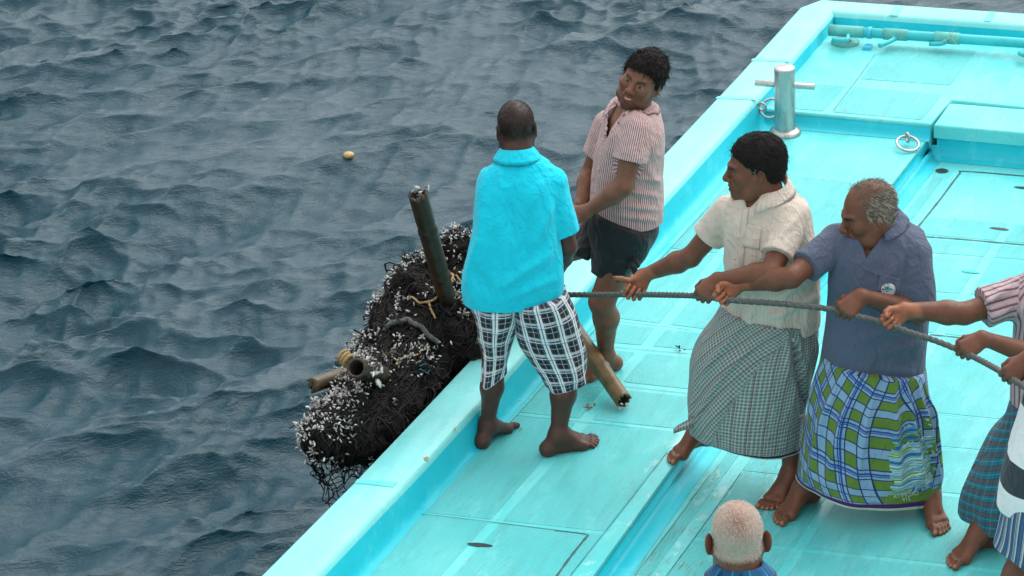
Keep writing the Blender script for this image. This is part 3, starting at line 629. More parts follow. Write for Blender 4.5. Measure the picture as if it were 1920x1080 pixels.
# ------------------------------------------------------------------ bodies
M['skin'] = None
def skin_mat(name, c, rough=0.5):
    t = NT(name); o = t.coord(); a = t.attr('col', 'Color'); f = t.noise(o, 26, 5, 0.6)
    base = t.ramp(f, [(0.3, tuple(x * 0.86 for x in c)), (0.7, tuple(min(1, x * 1.15) for x in c))])
    t.set(color=t.mix(1.0, base, a, 'MULTIPLY'), rough=t.ramp(t.noise(o, 60, 3), [(0.35, rough - .05), (0.65, rough + 0.14)]), spec=0.38, normal=t.bump(t.noise(o, 240, 3), 0.10, 0.002))
    return t.m
def hair_mat(name, c, rough=0.55):
    t = NT(name); a = t.attr('col', 'Color'); t.set(color=t.mix(1.0, c, a, 'MULTIPLY'), rough=rough, spec=0.12); return t.m
class Body:
    def __init__(s): s.s = Sdf(); s.arms = []; s.fine = []; s.paint = []; s.head = None
    def arm(s, S, E, W, k=1.0):
        s.arms.append((np.asarray(S), np.asarray(E), k)); s.s.cone(S, E, 0.056 * k, 0.042 * k, 0.03); q = E + (W - E) * 0.28
        s.s.cone(E, q, 0.041 * k, 0.0455 * k, 0.02); s.s.cone(q, W, 0.0455 * k, 0.0275 * k, 0.02)
    def sleeve(s, i, t, ease=0.017, flare=0.024):
        S, E, k = s.arms[i]; return S, S + (E - S) * t, 0.056 * k + ease, (0.056 + (0.042 - 0.056) * t) * k + flare
    def leg(s, H, K, A, k=1.0, back=None):
        back = np.array([0, 0, 0]) if back is None else unit(back)
        s.s.cone(H, K, 0.088 * k, 0.057 * k, 0.03); q = K + (A - K) * 0.30 + back * 0.016
        s.s.cone(K, q, 0.052 * k, 0.057 * k, 0.03); s.s.cone(q, A, 0.056 * k, 0.034 * k, 0.03)
    def foot(s, A, head, z0, inner, k=1.0):
        """A ankle, head heading on the ground, inner +1 when the big toe is to the left of the heading"""
        h = unit([head[0], head[1], 0]); l = np.array([-h[1], h[0], 0]) * inner; g = np.array([A[0], A[1], z0])
        heel = g - h * 0.052 * k + [0, 0, 0.030]; s.s.ball(heel, 0.031 * k, 0.02); s.s.cone(A, heel, 0.036 * k, 0.029 * k, 0.03)
        b1 = g + h * 0.125 * k + l * 0.026 * k + [0, 0, 0.022]; b2 = g + h * 0.108 * k - l * 0.028 * k + [0, 0, 0.017]
        s.s.cone(A + h * 0.01, b1, 0.040 * k, 0.022 * k, 0.03); s.s.cone(A + h * 0.005, b2, 0.034 * k, 0.017 * k, 0.03); s.s.cone(heel, b2, 0.026 * k, 0.017 * k, 0.02); s.s.cone(b1, b2, 0.021 * k, 0.016 * k, 0.02)
        for i, (x, y, r) in enumerate(((0.190, 0.034, 0.0135), (0.190, 0.010, 0.0096), (0.180, -0.008, 0.0092), (0.167, -0.024, 0.0088), (0.150, -0.039, 0.0088))):
            e = g + h * x * k + l * y * k + [0, 0, r * 0.95]; a = b1 + (b2 - b1) * (i / 4.0) + h * 0.01; m = a + (e - a) * 0.6 + [0, 0, 0.007]
            s.s.cone(a, m, r * 1.05 * k, r * k, 0.006); s.s.cone(m, e, r * k, r * k, 0.004); s.paint.append(('nail', e + h * r * 0.55 + [0, 0, r * 0.65], r * 0.85))
        lo = g + [-0.26, -0.26, -0.03]; hi = g + [0.26, 0.26, 0.13]; lo[2] = z0 - 0.02; hi[2] = max(z0 + 0.09, A[2] + 0.02); s.fine.append((np.array(lo), np.array(hi), 0.003)); s.paint.append(('sole', z0 + 0.016, g))
    def hand(s, g, dF, pN, right, curl=(72, 98, 62), r=0.013, spread=1.0, thumb=1.0, k=1.0, open_=0):
        """a hand closed on a rope whose centre is g. dF wrist->knuckles, pN out of the palm. Returns the wrist"""
        dF = unit(dF); pN = unit(np.asarray(pN, float) - dF * (np.asarray(pN) @ dF)); Lt = np.cross(dF, pN) * (1 if right else -1); g = np.asarray(g, float)
        K0 = g - pN * (r + 0.0125) - dF * 0.006; W = K0 - dF * 0.083 * k; S = s.s
        offs = (0.0300, 0.0100, -0.0100, -0.0285); lens = ((0.044, 0.027, 0.021), (0.048, 0.031, 0.022), (0.045, 0.028, 0.021), (0.036, 0.022, 0.019)); rad = (0.0096, 0.0098, 0.0092, 0.0082)
        for i in range(4):
            Kn = K0 + Lt * offs[i] * k * spread + dF * (0.004, 0.008, 0.004, -0.005)[i]; S.cone(W + Lt * offs[i] * 0.55, Kn, 0.0165 * k, 0.0125 * k, 0.014)
            ang = 0.0; p = Kn; ex = (0, 5, 8, 10)[i] * 0.6 - open_ * (3 - i) * 6
            for j in range(3):
                ang += math.radians(curl[j] + (ex if j < 2 else 0)); d = dF * math.cos(ang) + pN * math.sin(ang); q = p + d * lens[i][j] * k
                rr_ = rad[i] * k * (1, 0.95, 0.86)[j]; S.cone(p, q, rr_ * 1.05, rr_ * 0.95, 0.003); p = q
            nn = dF * math.cos(ang - math.pi / 2) + pN * math.sin(ang - math.pi / 2); s.paint.append(('nail', p + nn * rad[i] * 0.8, rad[i] * 0.75))
        S.ball(W + dF * 0.045 + pN * 0.004, (0.034 * k, 0.044 * k, 0.017 * k), 0.014, A=np.array([Lt, dF, pN]))
        b = W + dF * 0.022 + Lt * 0.020 + pN * 0.008; m = b + dF * 0.030 + Lt * 0.024 + pN * 0.014
        if thumb > 0: q = m + dF * 0.022 + Lt * (0.004) + pN * 0.024; e = q + dF * 0.012 - Lt * 0.014 + pN * 0.016
        else: q = m + dF * 0.008 + Lt * 0.034 + pN * 0.012; e = q + Lt * 0.026 + dF * 0.012 + pN * 0.004
        S.cone(b, m, 0.0165 * k, 0.0125 * k, 0.012); S.cone(m, q, 0.0120 * k, 0.0108 * k, 0.005); S.cone(q, e, 0.0108 * k, 0.0090 * k, 0.004); s.paint.append(('nail', e + Lt * 0.006, 0.007))
        s.paint.append(('palm', W + dF * 0.05, pN)); c = W + dF * 0.06; s.fine.append((c - 0.105, c + 0.105, 0.0026)); return W
    def make_head(s, c, fwd, up, k=1.0, neck=None, nr=0.057, smile=0, beard=0, fat=0.0, ear=1.0):
        c = np.asarray(c, float); f = unit(fwd); u = unit(np.asarray(up, float) - f * (np.asarray(up) @ f)); rt = np.cross(f, u); A = np.array([rt, f, u])
        def w(x, y, z): return c + k * (rt * x + f * y + u * z)
        S = s.s
        def B(x, y, z, r, kk=0.012, op='u'): S.ball(w(x, y, z), np.asarray(r) * k if not np.isscalar(r) else r * k, kk * k, op, A)
        def Cn(p, q, ra, rb, kk=0.01, op='u'): S.cone(w(*p), w(*q), ra * k, rb * k, kk * k, op)
        B(0, -0.012, 0.040, (0.076, 0.099, 0.086), 0.01); B(0, 0.030, -0.015, (0.064 + fat, 0.066, 0.084), 0.03); 
        for sx in (-1, 1):
            Cn((sx * 0.058, 0.0, -0.035), (sx * 0.046, 0.035, -0.078), 0.022 + fat, 0.022 + fat, 0.03); Cn((sx * 0.046, 0.035, -0.078), (0, 0.072, -0.096), 0.022, 0.020, 0.03)
            B(sx * 0.043, 0.062, -0.018, 0.024 + 0.003 * smile, 0.02)
            Cn((sx * 0.012, 0.094, 0.022), (sx * 0.040, 0.080, 0.024), 0.0105, 0.009, 0.012)
        B(0, 0.076, -0.093, 0.021, 0.018)
        for sx in (-1, 1): B(sx * 0.031, 0.100, 0.004, (0.017, 0.014, 0.011), 0.012, 's')
        for sx in (-1, 1): B(sx * 0.031, 0.0795, 0.004, 0.0128, 0.004)
        for sx in (-1, 1): Cn((sx * 0.018, 0.0895, 0.0095), (sx * 0.043, 0.0845, 0.0085), 0.0042, 0.004, 0.005)      # upper lids
        Cn((0, 0.094, 0.014), (0, 0.113, -0.022), 0.0095, 0.0125, 0.010); B(0, 0.115, -0.027, 0.0125, 0.008)
        for sx in (-1, 1): B(sx * 0.014, 0.104, -0.031, 0.0095, 0.007)
        mw = 0.023 + 0.006 * smile; mz = 0.006 * smile
        B(0, 0.088, -0.058, (0.034, 0.014, 0.022), 0.02)
        for sx in (-1, 1):
            Cn((0, 0.1015, -0.0555), (sx * mw, 0.090, -0.060 + mz), 0.0068, 0.0042, 0.006); Cn((0, 0.0995, -0.0715), (sx * mw * 0.95, 0.089, -0.063 + mz), 0.0078, 0.0042, 0.006)
            Cn((0, 0.110, -0.0635), (sx * mw * 0.9, 0.098, -0.0615 + mz), 0.0030, 0.0022, 0.004, 's')
            if smile: Cn((sx * 0.022, 0.100, -0.030), (sx * 0.040, 0.084, -0.066), 0.003, 0.003, 0.010, 's')
        for sx in (-1, 1):
            Ae = np.array([unit(rt * 0.85 * sx + f * 0.52), unit(f * 0.85 - rt * 0.52 * sx + u * 0.15), u]) if ear > 1 else np.array([unit(rt * 0.94 * sx + f * -0.30), unit(f * 0.94 + rt * 0.30 * sx + u * 0.15), u]); Ae[2] = unit(np.cross(Ae[0], Ae[1])) * sx
            S.ball(w(sx * (0.080 + .009 * (ear > 1)), -0.012, -0.004), np.array((0.0075, 0.019 * ear, 0.032 * min(ear, 1.12))) * k, 0.006, 'u', Ae); S.ball(w(sx * 0.0885, -0.006, 0.002), np.array((0.0060, 0.010, 0.018)) * k, 0.006, 's', Ae)
            B(sx * 0.078, -0.004, -0.032, 0.0085, 0.006)
        if neck is not None: S.cone(w(0, -0.022, -0.045), neck, nr * k, nr * 1.12, 0.03); S.cone(w(0, 0.035, -0.085), np.asarray(neck) + f * 0.02, 0.03 * k, 0.045, 0.03)
        lo = c - 0.17 * k; hi = c + 0.17 * k; s.fine.append((lo, hi, 0.0023)); s.head = (c, A, k, smile, beard); s.w = w
    def build(s, parent, mat, h=0.0065, scalp=None, name='body'):
        lo, hi = s.s.bounds(); Vs = []; Fs = []; n = 0
        V, F = s.s.mesh(lo, hi, h); 
        fine = [(np.maximum(a, lo), np.minimum(b, hi), q) for a, b, q in s.fine]
        keep = np.ones(len(F), bool); cen = V[F].mean(1)
        for a, b, q in fine: keep &= ~((cen > a + 0.004) & (cen < b - 0.004)).all(1)
        Vs.append(V); Fs.append(F[keep]); n += len(V); done = []
        for a, b, q in fine:
            V, F = s.s.mesh(a, b, q)
            if len(F) == 0: continue
            cen = V[F].mean(1); kp = np.ones(len(F), bool)
            for a2, b2 in done: kp &= ~((cen > a2 + .003) & (cen < b2 - .003)).all(1)
            done.append((a, b)); Vs.append(V); Fs.append(F[kp] + n); n += len(V)
        V = np.concatenate(Vs); F = np.concatenate(Fs); used = np.unique(F); mp = np.full(len(V), -1); mp[used] = np.arange(len(used)); V = V[used]; F = mp[F]
        N = vnormals(V, F); col = np.ones((len(V), 3))
        def blend(w_, c): w_ = np.clip(w_, 0, 1)[:, None]; col[:] = col * (1 - w_) + np.array(c) * w_
        if s.head:
            c, A, k, smile, beard = s.head; q = (V - c) @ A.T / k; x, y, z = q.T; ax = np.abs(x); m = (np.abs(q) < 0.17).all(1)
            sm = lambda e0, e1, v: np.clip((v - e0) / (e1 - e0), 0, 1)
            mn = vnoise(V * 160, 3)
            lipz = -0.0635 + 0.006 * smile * (ax / 0.029) ** 2
            lip = m * sm(0.013, 0.009, np.abs(z - lipz)) * sm(0.031 + .004 * smile, 0.025, ax) * (y > 0.08); blend(lip * 0.75, (0.95, 0.62, 0.62))
            cre = m * sm(0.0032, 0.0018, np.abs(z - lipz)) * sm(0.030 + .004 * smile, 0.024, ax) * (y > 0.08); blend(cre * 0.85, (0.25, 0.2, 0.2))
            if smile: blend(m * sm(0.0034, 0.0020, np.abs(z - lipz)) * sm(0.016, 0.011, np.abs(x + 0.004)) * (y > 0.085), (3.4, 4.8, 5.4))
            bz = 0.0235 + 0.003 * sm(0.012, 0.04, ax) - 40 * (ax - 0.030) ** 2 * 0.15
            blend(m * sm(0.0075, 0.0045, np.abs(z - bz)) * sm(0.010, 0.015, ax) * sm(0.054, 0.046, ax) * (y > 0.06) * (0.8 + 0.2 * mn), (0.14, 0.16, 0.18))
            eye = m * (np.abs(z - 0.0035) < 0.0052 - 16 * (ax - 0.031) ** 2) * (np.abs(ax - 0.031) < 0.0145) * (y > 0.075); blend(eye, (1.9, 2.7, 3.2))
            blend(m * (np.hypot(ax - 0.031 + np.sign(x) * 0.0, z - 0.0035) < 0.0060) * (y > 0.075) * (np.abs(z - 0.0035) < 0.0055), (0.10, 0.10, 0.11))
            blend(m * sm(0.012, 0.004, np.abs(z - 0.0105)) * sm(0.02, 0.012, np.abs(ax - 0.031)) * (y > 0.07) * 0.35 * (eye < .5), (0.3, 0.3, 0.3))
            if beard:
                jaw = sm(-0.045, -0.066, z) * sm(-0.03, 0.01, y) + sm(0.050, 0.062, ax) * sm(0.01, -0.02, z) * sm(0.0, 0.02, y) * sm(0.055, 0.04, y)
                mou = sm(-0.036, -0.043, z) * sm(-0.062, -0.056, z) * sm(0.036, 0.028, ax) * (y > 0.08)
                chin = sm(-0.080, -0.088, z) * (y > 0.02)
                bb = np.clip(jaw * 0.55 + mou + chin, 0, 1) * (1 - lip) * m * (z > -0.13); blend(bb * beard * (0.75 + 0.25 * mn), (0.20, 0.22, 0.24))
            if scalp is not None: s.scalp_w = scalp(x, y, z) * m; blend(s.scalp_w * (0.85 + 0.15 * mn), s.scalp_col)
            blend(m * (np.abs(ax - .079) < 0.012) * (np.abs(y + 0.006) < .012) * (z < 0.02) * (z > -0.03) * 0.3, (0.5, 0.45, 0.42))
        for pt in s.paint:
            if pt[0] == 'nail': d = np.linalg.norm(V - pt[1], axis=1); blend(np.clip((pt[2] - d) / (0.35 * pt[2]), 0, 1) * 0.75, (2.6, 3.4, 3.6))
            elif pt[0] == 'palm': d = np.linalg.norm(V - pt[1], axis=1); blend(np.clip((0.12 - d) / 0.02, 0, 1) * np.clip(N @ unit(pt[2]) * 1.6 - 0.2, 0, 1) * 0.8, (2.3, 2.3, 2.2))
            elif pt[0] == 'sole': d = np.linalg.norm(V[:, :2] - pt[2][:2], axis=1); blend(np.clip((pt[1] - V[:, 2]) / 0.012, 0, 1) * (d < 0.25) * 0.6, (1.9, 1.8, 1.7))
        s.V, s.F, s.N = V, F, N
        return mesh_np(name, V, F, mat, parent, True, col=col)
    def local(s, V): c, A, k = s.head[:3]; return (V - c) @ A.T / k
    def strands(s, name, parent, mat, region, n, length, width, comb, lift=0.5, curl=0.3, seed=1, tint=(0.6, 1.3), base_V=None, base_N=None):
        """fine hairs rooted on the scalp"""
        r = np.random.RandomState(seed); c, A, k = s.head[:3]; V = s.V if base_V is None else base_V; N = s.N if base_N is None else base_N
        q = (V - c) @ A.T / k; w_ = region(*q.T) * (np.abs(q) < 0.17).all(1); w_ = np.clip(w_, 0, 1)
        if w_.sum() <= 0: return None
        ix = r.choice(len(V), n, p=w_ / w_.sum()); P = V[ix] + r.normal(0, 0.0012, (n, 3)); Nn = N[ix]
        cd = np.asarray(comb(q[ix]), float) @ A; d = unit_rows(cd - Nn * (cd * Nn).sum(1)[:, None]) + Nn * lift + r.normal(0, curl, (n, 3)); d = unit_rows(d)
        L_ = length * np.exp(r.normal(0, 0.3, n)); seg = 4; pts = [P]; cur = P.copy(); g = np.array([0, 0, -0.25])
        for j in range(seg): d = unit_rows(d + r.normal(0, curl * 0.6, (n, 3)) + g * 0.3 - Nn * 0.12 * lift); cur = cur + d * (L_ / seg)[:, None]; pts.append(cur.copy())
        pts = np.stack(pts, 1); side = unit_rows(np.cross(d, r.normal(0, 1, (n, 3)))); wd = width * np.array([1, 0.95, 0.85, 0.6, 0.15])
        VA = pts - side[:, None] * wd[None, :, None]; VB = pts + side[:, None] * wd[None, :, None]; VV = np.stack([VA, VB], 2).reshape(-1, 3)
        base = np.arange(n)[:, None] * 10 + np.arange(4)[None] * 2; FF = np.stack([base, base + 1, base + 3, base + 2], -1).reshape(-1, 4)
        cc = np.repeat(r.uniform(tint[0], tint[1], n), 10)[:, None] * np.ones(3)
        return VV, FF, cc
def unit_rows(a): return a / np.maximum(1e-9, np.linalg.norm(a, axis=1))[:, None]
def cap_hair(b, hairline, thick, name, parent, mat, amp=0.004, freq=95, seed=1, strand=None, side=None):
    """a full head of hair: a shell on the skull cut along the hairline, tufted, with loose hairs on it"""
    c, A, k = b.head[:3]; S = Sdf(); hx = np.array([p[0] for p in hairline]); hz = np.array([p[1] for p in hairline])
    e1 = ellip(c + k * (A.T @ np.array([0, -0.014, 0.044])), k * np.array([0.076 + thick, 0.099 + thick, 0.086 + thick]), A); e2 = ellip(c + k * (A.T @ np.array([0, -0.045, -0.01])), k * np.array([0.066 + thick * 0.6, 0.058 + thick, 0.075]), A)
    def f(P):
        q = (P - c) @ A.T / k; a = e1[0](P); b_ = e2[0](P); h = np.maximum(0.03 - np.abs(a - b_), 0) / 0.03; d = np.minimum(a, b_) - h * h * 0.03 * 0.25
        d = d - amp * (vnoise(q * freq, seed) + 0.6 * vnoise(q * freq * 2.1, seed + 1)) - amp * 0.8 * ridge(q * np.array([45, 30, 45]), seed + 2)
        lim = np.interp(q[:, 1], hx, hz) + 0.006 * vnoise(q * 70, seed + 4); dd = (lim - q[:, 2]) * 0.8 * k
        if side is not None: dd = np.minimum(dd, side(q) * k) 
        return np.maximum(d, dd)
    lo = c - 0.16 * k; hi = c + 0.16 * k; S.add((f, lo + 0.002, hi - 0.002), 0.002); V, F = S.mesh(lo, hi, 0.0024); N = vnormals(V, F)
    col = (1 + 0.35 * vnoise(((V - c) @ A.T) * 140, 9))[:, None] * np.ones(3); Vs, Fs, Cs = [V], [F], [col]; n = len(V)
    for st in (strand or []):
        r_ = b.strands('h', None, None, st.get('region', lambda x, y, z: np.ones_like(x)), st['n'], st['len'], st['w'], st['comb'], st.get('lift', 0.4), st.get('curl', 0.3), st.get('seed', 1), st.get('tint', (0.6, 1.4)), V, N)
        if r_: Vs.append(r_[0]); Fs.append(r_[1] + n); Cs.append(r_[2]); n += len(r_[0])
    return mesh_np(name, np.concatenate(Vs), np.concatenate(Fs), mat, parent, True, col=np.concatenate(Cs))

# ------------------------------------------------------------------ clothes
def shirt(name, parent, mat, sc_, sleeves, h=0.005, vcut=None, fold=(), amp=0.004, freq=(7, 7, 3.2), seed=1, k=0.035, uscale=0.17, neck_cut=None, hem_wave=0.0, bands=None):
    """torso loft + sleeves (S, E-direction end point, r0, r1), hems cut square; puv.x runs round the body, puv.y down it"""
    S = Sdf(); S.add(loft_sdf(sc_), 0.02); sl = []
    for a, b, ra, rb in sleeves:
        a = np.asarray(a, float); b = np.asarray(b, float); d = unit(b - a); f, lo, hi = rcone(a, b + d * 0.04, ra, rb); 
        def g(P, f=f, b=b, d=d): return np.maximum(f(P), (P - b) @ d)
        S.add((g, lo, hi), k); sl.append((a, b, ra, rb, f))
    if neck_cut is not None: S.cone(neck_cut[0], neck_cut[1], neck_cut[2], neck_cut[3], 0.008, 's')
    if vcut is not None:                                     # open placket: a wedge (apex, left top, right top) as pixels, cut from the front
        c0 = CC.copy(); pts = [unit(ray(*p)) for p in vcut]; n1 = unit(np.cross(pts[0], pts[1])); n2 = unit(np.cross(pts[2], pts[0])); n3 = unit(np.cross(pts[1], pts[2])); ctr = sum(pts)
        ns = [n if n @ ctr < 0 else -n for n in (n1, n2, n3)]; yc = sc_['C'][-1][1]
        def g(P): q = P - c0; return np.maximum(np.maximum.reduce([q @ n for n in ns]), P[:, 1] - yc + 0.0)
        w3 = np.array([J(*p, yc) for p in vcut]); S.add((g, w3.min(0) - [0.05, 0.4, 0.05], w3.max(0) + [0.05, 0.05, 0.05]), 0.004, 's')
    lo, hi = S.bounds(); V, F = S.mesh(lo, hi, h); N = vnormals(V, F)
    bi_, s, d, ax, a, b = loft_local(sc_, V); ang = np.arctan2(s / a, d / b); u = ang * uscale; L_ = np.linalg.norm(sc_['C'][1:] - sc_['C'][:-1], axis=1).sum(); v = bi_ / (len(sc_['C']) - 1) * L_
    dt = loft_sdf(sc_)[0](V); w = np.zeros(len(V))
    for i, (a_, b_, ra, rb, f) in enumerate(sl):
        ds = f(V); m = ds < dt - 0.004; d_ = unit(b_ - a_); n1 = unit(np.cross(d_, [0, -1, 0.2])); n2 = np.cross(d_, n1); q = V - a_; an = np.arctan2(q @ n1, -(q @ n2)); 
        u = np.where(m, an * (ra + rb) / 2, u); v = np.where(m, 0.4 - (q @ d_), v); w = np.where(m, i + 1.0, w)
    P = V * np.array(freq); disp = amp * (vnoise(P, seed) + 0.55 * ridge(P * 2.1, seed + 1) + 0.25 * vnoise(P * 4.3, seed + 2)) - amp * 0.4
    disp += folds(V, N, fold); hemf = np.clip(bi_ / 3.0, 0, 1); disp *= np.where(w > 0, 0.8, 0.35 + 0.65 * hemf)
    V = V + N * disp[:, None]
    if hem_wave: V[:, 2] += hem_wave * np.clip(1 - bi_ / 4, 0, 1) * np.sin(ang * 5 + 1) * (w == 0)
    o = mesh_np(name, V, F, mat, parent, True, uv=np.stack([u, v, w], 1)); o_bvh[name + parent.name] = (V, F); return o, V, F
o_bvh = {}
from mathutils.bvhtree import BVHTree
class Caster:
    def __init__(s, *VF): 
        s.t = []
        for V, F in VF: s.t.append(BVHTree.FromPolygons([tuple(v) for v in V], [tuple(int(i) for i in f) for f in F]))
    def hit(s, x, y):
        best = None; d = unit(ray(x, y))
        for t in s.t:
            p, n, i, di = t.ray_cast(Vector(CC), Vector(d))
            if p is not None and (best is None or di < best[2]): best = (np.array(p), np.array(n), di)
        if best is None: return None
        n = best[1]; n = -n if n @ d > 0 else n; return best[0], n
def patch(name, parent, mat, cast, quad, nu=10, nv=10, off=0.003, thick=0.0015, uv0=(0, 0)):
    """a piece of cloth lying on a garment, its outline (4 picked corners) laid on the surface below"""
    q = np.array(quad, float); V = []; U = []
    for i in range(nu):
        for j in range(nv):
            a = i / (nu - 1); b = j / (nv - 1); p = (q[0] * (1 - a) + q[1] * a) * (1 - b) + (q[3] * (1 - a) + q[2] * a) * b; hpt = cast.hit(*p)
            if hpt is None: hpt = (np.array(V[-1]) if V else J(*p, 11), np.array([0, -1, 0])) 
            V.append(hpt[0] + hpt[1] * off); U.append((uv0[0] + a * .1, uv0[1] + b * .1, 0))
    o = mesh_np(name, V, grid_quads(nu, nv), mat, parent, True, uv=U); m = o.modifiers.new('thickness', 'SOLIDIFY'); m.thickness = thick; m.offset = 0; return o
def cloth_loft(name, parent, mat, sc_, disp=None, nu=150, nv=90, p=2.0, lip=0.03, uvf=None, top=True, arc=None):
    """an open tube of cloth: explicit rings with folds; puv = metres round and down"""
    n = len(sc_['C']); th = np.linspace(-math.pi / 2, 1.5 * math.pi, nu); V = []; U = []
    for j in range(nv):
        x = (1 - j / (nv - 1)) * 0 + j / (nv - 1) * (n - 1); i = min(int(x), n - 2); t = x - i
        g = lambda key: sc_[key][i] * (1 - t) + sc_[key][i + 1] * t
        C_, S, D, a, b = g('C'), g('S'), g('D'), g('a'), g('b'); ct, st = np.cos(th), np.sin(th)
        cc = np.sign(ct) * np.abs(ct) ** (2 / p); ss = np.sign(st) * np.abs(st) ** (2 / p); P = C_ + a * cc[:, None] * S + b * ss[:, None] * D
        Nn = unit_rows(cc[:, None] / a * S + ss[:, None] / b * D); dd = disp(th, j / (nv - 1)) if disp is not None else 0 * th
        V.append(P + Nn * np.asarray(dd)[:, None]); L_ = j / (nv - 1) * np.linalg.norm(sc_['C'][-1] - sc_['C'][0]); U.append(np.stack([(th - math.pi / 2) * (sc_['a'].mean() + sc_['b'].mean()) / 2, np.full(nu, L_), np.zeros(nu)], 1)); last = (P, Nn, dd)
    if lip:
        P = V[-1]; up = unit(sc_['C'][-2] - sc_['C'][-1]); Nn = last[1]; V.append(P - Nn * 0.005); U.append(U[-1]); V.append(P - Nn * 0.012 + up * lip); U.append(U[-2])
    if top:
        P = V[0]; c = P.mean(0); V.insert(0, P * 0.6 + c * 0.4 + unit(sc_['C'][0] - sc_['C'][1]) * 0.01); U.insert(0, U[0])
    rows = len(V); V = np.array(V); U = np.array(U)
    if uvf is not None: U = uvf(U, V)
    o = mesh_np(name, V.reshape(-1, 3), grid_quads(rows, nu), mat, parent, True, uv=U.reshape(-1, 3)); return o, V.reshape(-1, 3), grid_quads(rows, nu)
def collar(name, parent, mat, c, up, fwd, rx, ry, stand=0.028, fall=0.05, gap=28, tip=0.03, flare=0.028, drop=0.0, on=None):
    """a folded shirt collar round the neck, open at the front, with two points"""
    up = unit(up); f = unit(np.asarray(fwd, float) - up * (np.asarray(fwd) @ up)); r = np.cross(f, up); n = 49; V = []; U = []; rows = 9
    for i in range(n):
        a = math.radians(gap + (360 - 2 * gap) * i / (n - 1)); dirv = f * math.cos(a) + r * math.sin(a); e = min(i, n - 1 - i) / (n - 1); pt = max(0, 1 - e / 0.16) ** 1.5; fr = (math.cos(a) + 1) / 2
        base = c + f * ry * math.cos(a) + r * rx * math.sin(a) - up * (fr * drop)
        prof = [(0.0, -0.01), (0.003, stand * 0.6), (0.006, stand), (0.010, stand + 0.004), (0.015, stand), (0.018 + flare * 0.3, stand - fall * 0.35), (0.018 + flare * 0.65, stand - fall * 0.7), (0.018 + flare, stand - fall), (0.018 + flare + tip * pt * 0.5, stand - fall - tip * pt)]
        for x, z in prof: V.append(base + dirv * x + up * z * (1 - 0.25 * fr)); U.append((i / (n - 1) * 0.4, x + z, 0))
    if on is not None:
        bv = BVHTree.FromPolygons([tuple(v) for v in on[0]], [tuple(int(i) for i in f_) for f_ in on[1]])
        for q in range(len(V)):
            if q % rows < 5: continue
            p, nn, _, _ = bv.find_nearest(Vector(V[q]))
            e = 0.007 + 0.004 * (q % rows == 6)
            gap_ = (Vector(V[q]) - p).dot(nn)
            if -0.035 < gap_ < e and nn.z > 0.12: V[q] = np.array(p + nn * e)
    o = mesh_np(name, V, grid_quads(n, rows), mat, parent, True, uv=U); m = o.modifiers.new('thickness', 'SOLIDIFY'); m.thickness = 0.0018; m.offset = 0; return o
def button(name, parent, mat, cast, x, y, r=0.0055):
    hp = cast.hit(x, y)
    if hp is None: return
    p, n = hp; mb = MB(); add_tube(mb, [p + n * 0.001, p + n * 0.0035], [r, r * 0.9], 12); mb_mixed(mb, name, mat, parent)

# ------------------------------------------------------------------ fabrics
def fabric(name, color, rough=0.85, var=0.08, bump=0.25, bscale=35, sheen=0.1, wrinkle=0.42):
    t = NT(name); o = t.coord(); f = t.noise(o, 6, 4); c2 = tuple(x * (1 - var) for x in color); c3 = tuple(min(1, x * (1 + var)) for x in color)
    col = t.ramp(f, [(0.3, c2), (0.7, c3)])
    w1 = t.math('ABSOLUTE', t.math('SUBTRACT', t.noise(t.mapping(o, scale=(1.0, 1.0, .55), rot=(.3, .5, .4)), 8.5, 3, .5, dist=.8), .5)); w2 = t.math('ABSOLUTE', t.math('SUBTRACT', t.noise(t.mapping(o, scale=(1.0, 1.0, .7), rot=(-.5, -.4, .9)), 15, 3, .5, dist=.6), .5))
    wr = t.bump(t.math('ADD', t.ramp(w1, [(0.0, 1.0), (.11, 0.0)]), t.math('MULTIPLY', t.ramp(w2, [(0.0, 1.0), (.10, 0.0)]), .5)), wrinkle, 0.012)
    t.set(color=col, rough=rough, spec=0.25, sheen=sheen, normal=t.bump(t.math('ADD', t.noise(t.mapping(o, scale=(1.0, 1.0, .6)), bscale * .6, 5, 0.6), t.math('MULTIPLY', t.noise(o, 420, 2), 0.12)), bump, 0.0035, wr)); t.colour = col; return t
def pattern(t, col, **kw): t.set(color=col); return t.m
def bandf(t, x, period, lo, hi, phase=0.0):
    """1 where the fraction of x/period lies in lo..hi"""
    f = t.math('FRACT', t.math('ADD', t.math('DIVIDE', x, period), phase + 100.0)); return t.math('MULTIPLY', t.math('GREATER_THAN', f, lo), t.math('LESS_THAN', f, hi))
def plaid_mat(name, ground, bands, rough=0.85, bump=0.25, warp=0.0015):
    """bands: (axis 0/1, period, lo, hi, phase, colour, opacity) woven over the ground colour"""
    t = fabric(name, ground, rough, 0.06, bump); s = t.sep(t.attr('puv')); nz = t.noise(t.coord(), 18, 3)
    xs = [t.math('ADD', s[i], t.math('MULTIPLY', nz, warp)) for i in (0, 1)]; c = t.colour
    for axis, per, lo, hi, ph, cc, op in bands: c = t.mix(t.math('MULTIPLY', bandf(t, xs[axis], per, lo, hi, ph), op), c, cc)
    t.set(color=c); return t

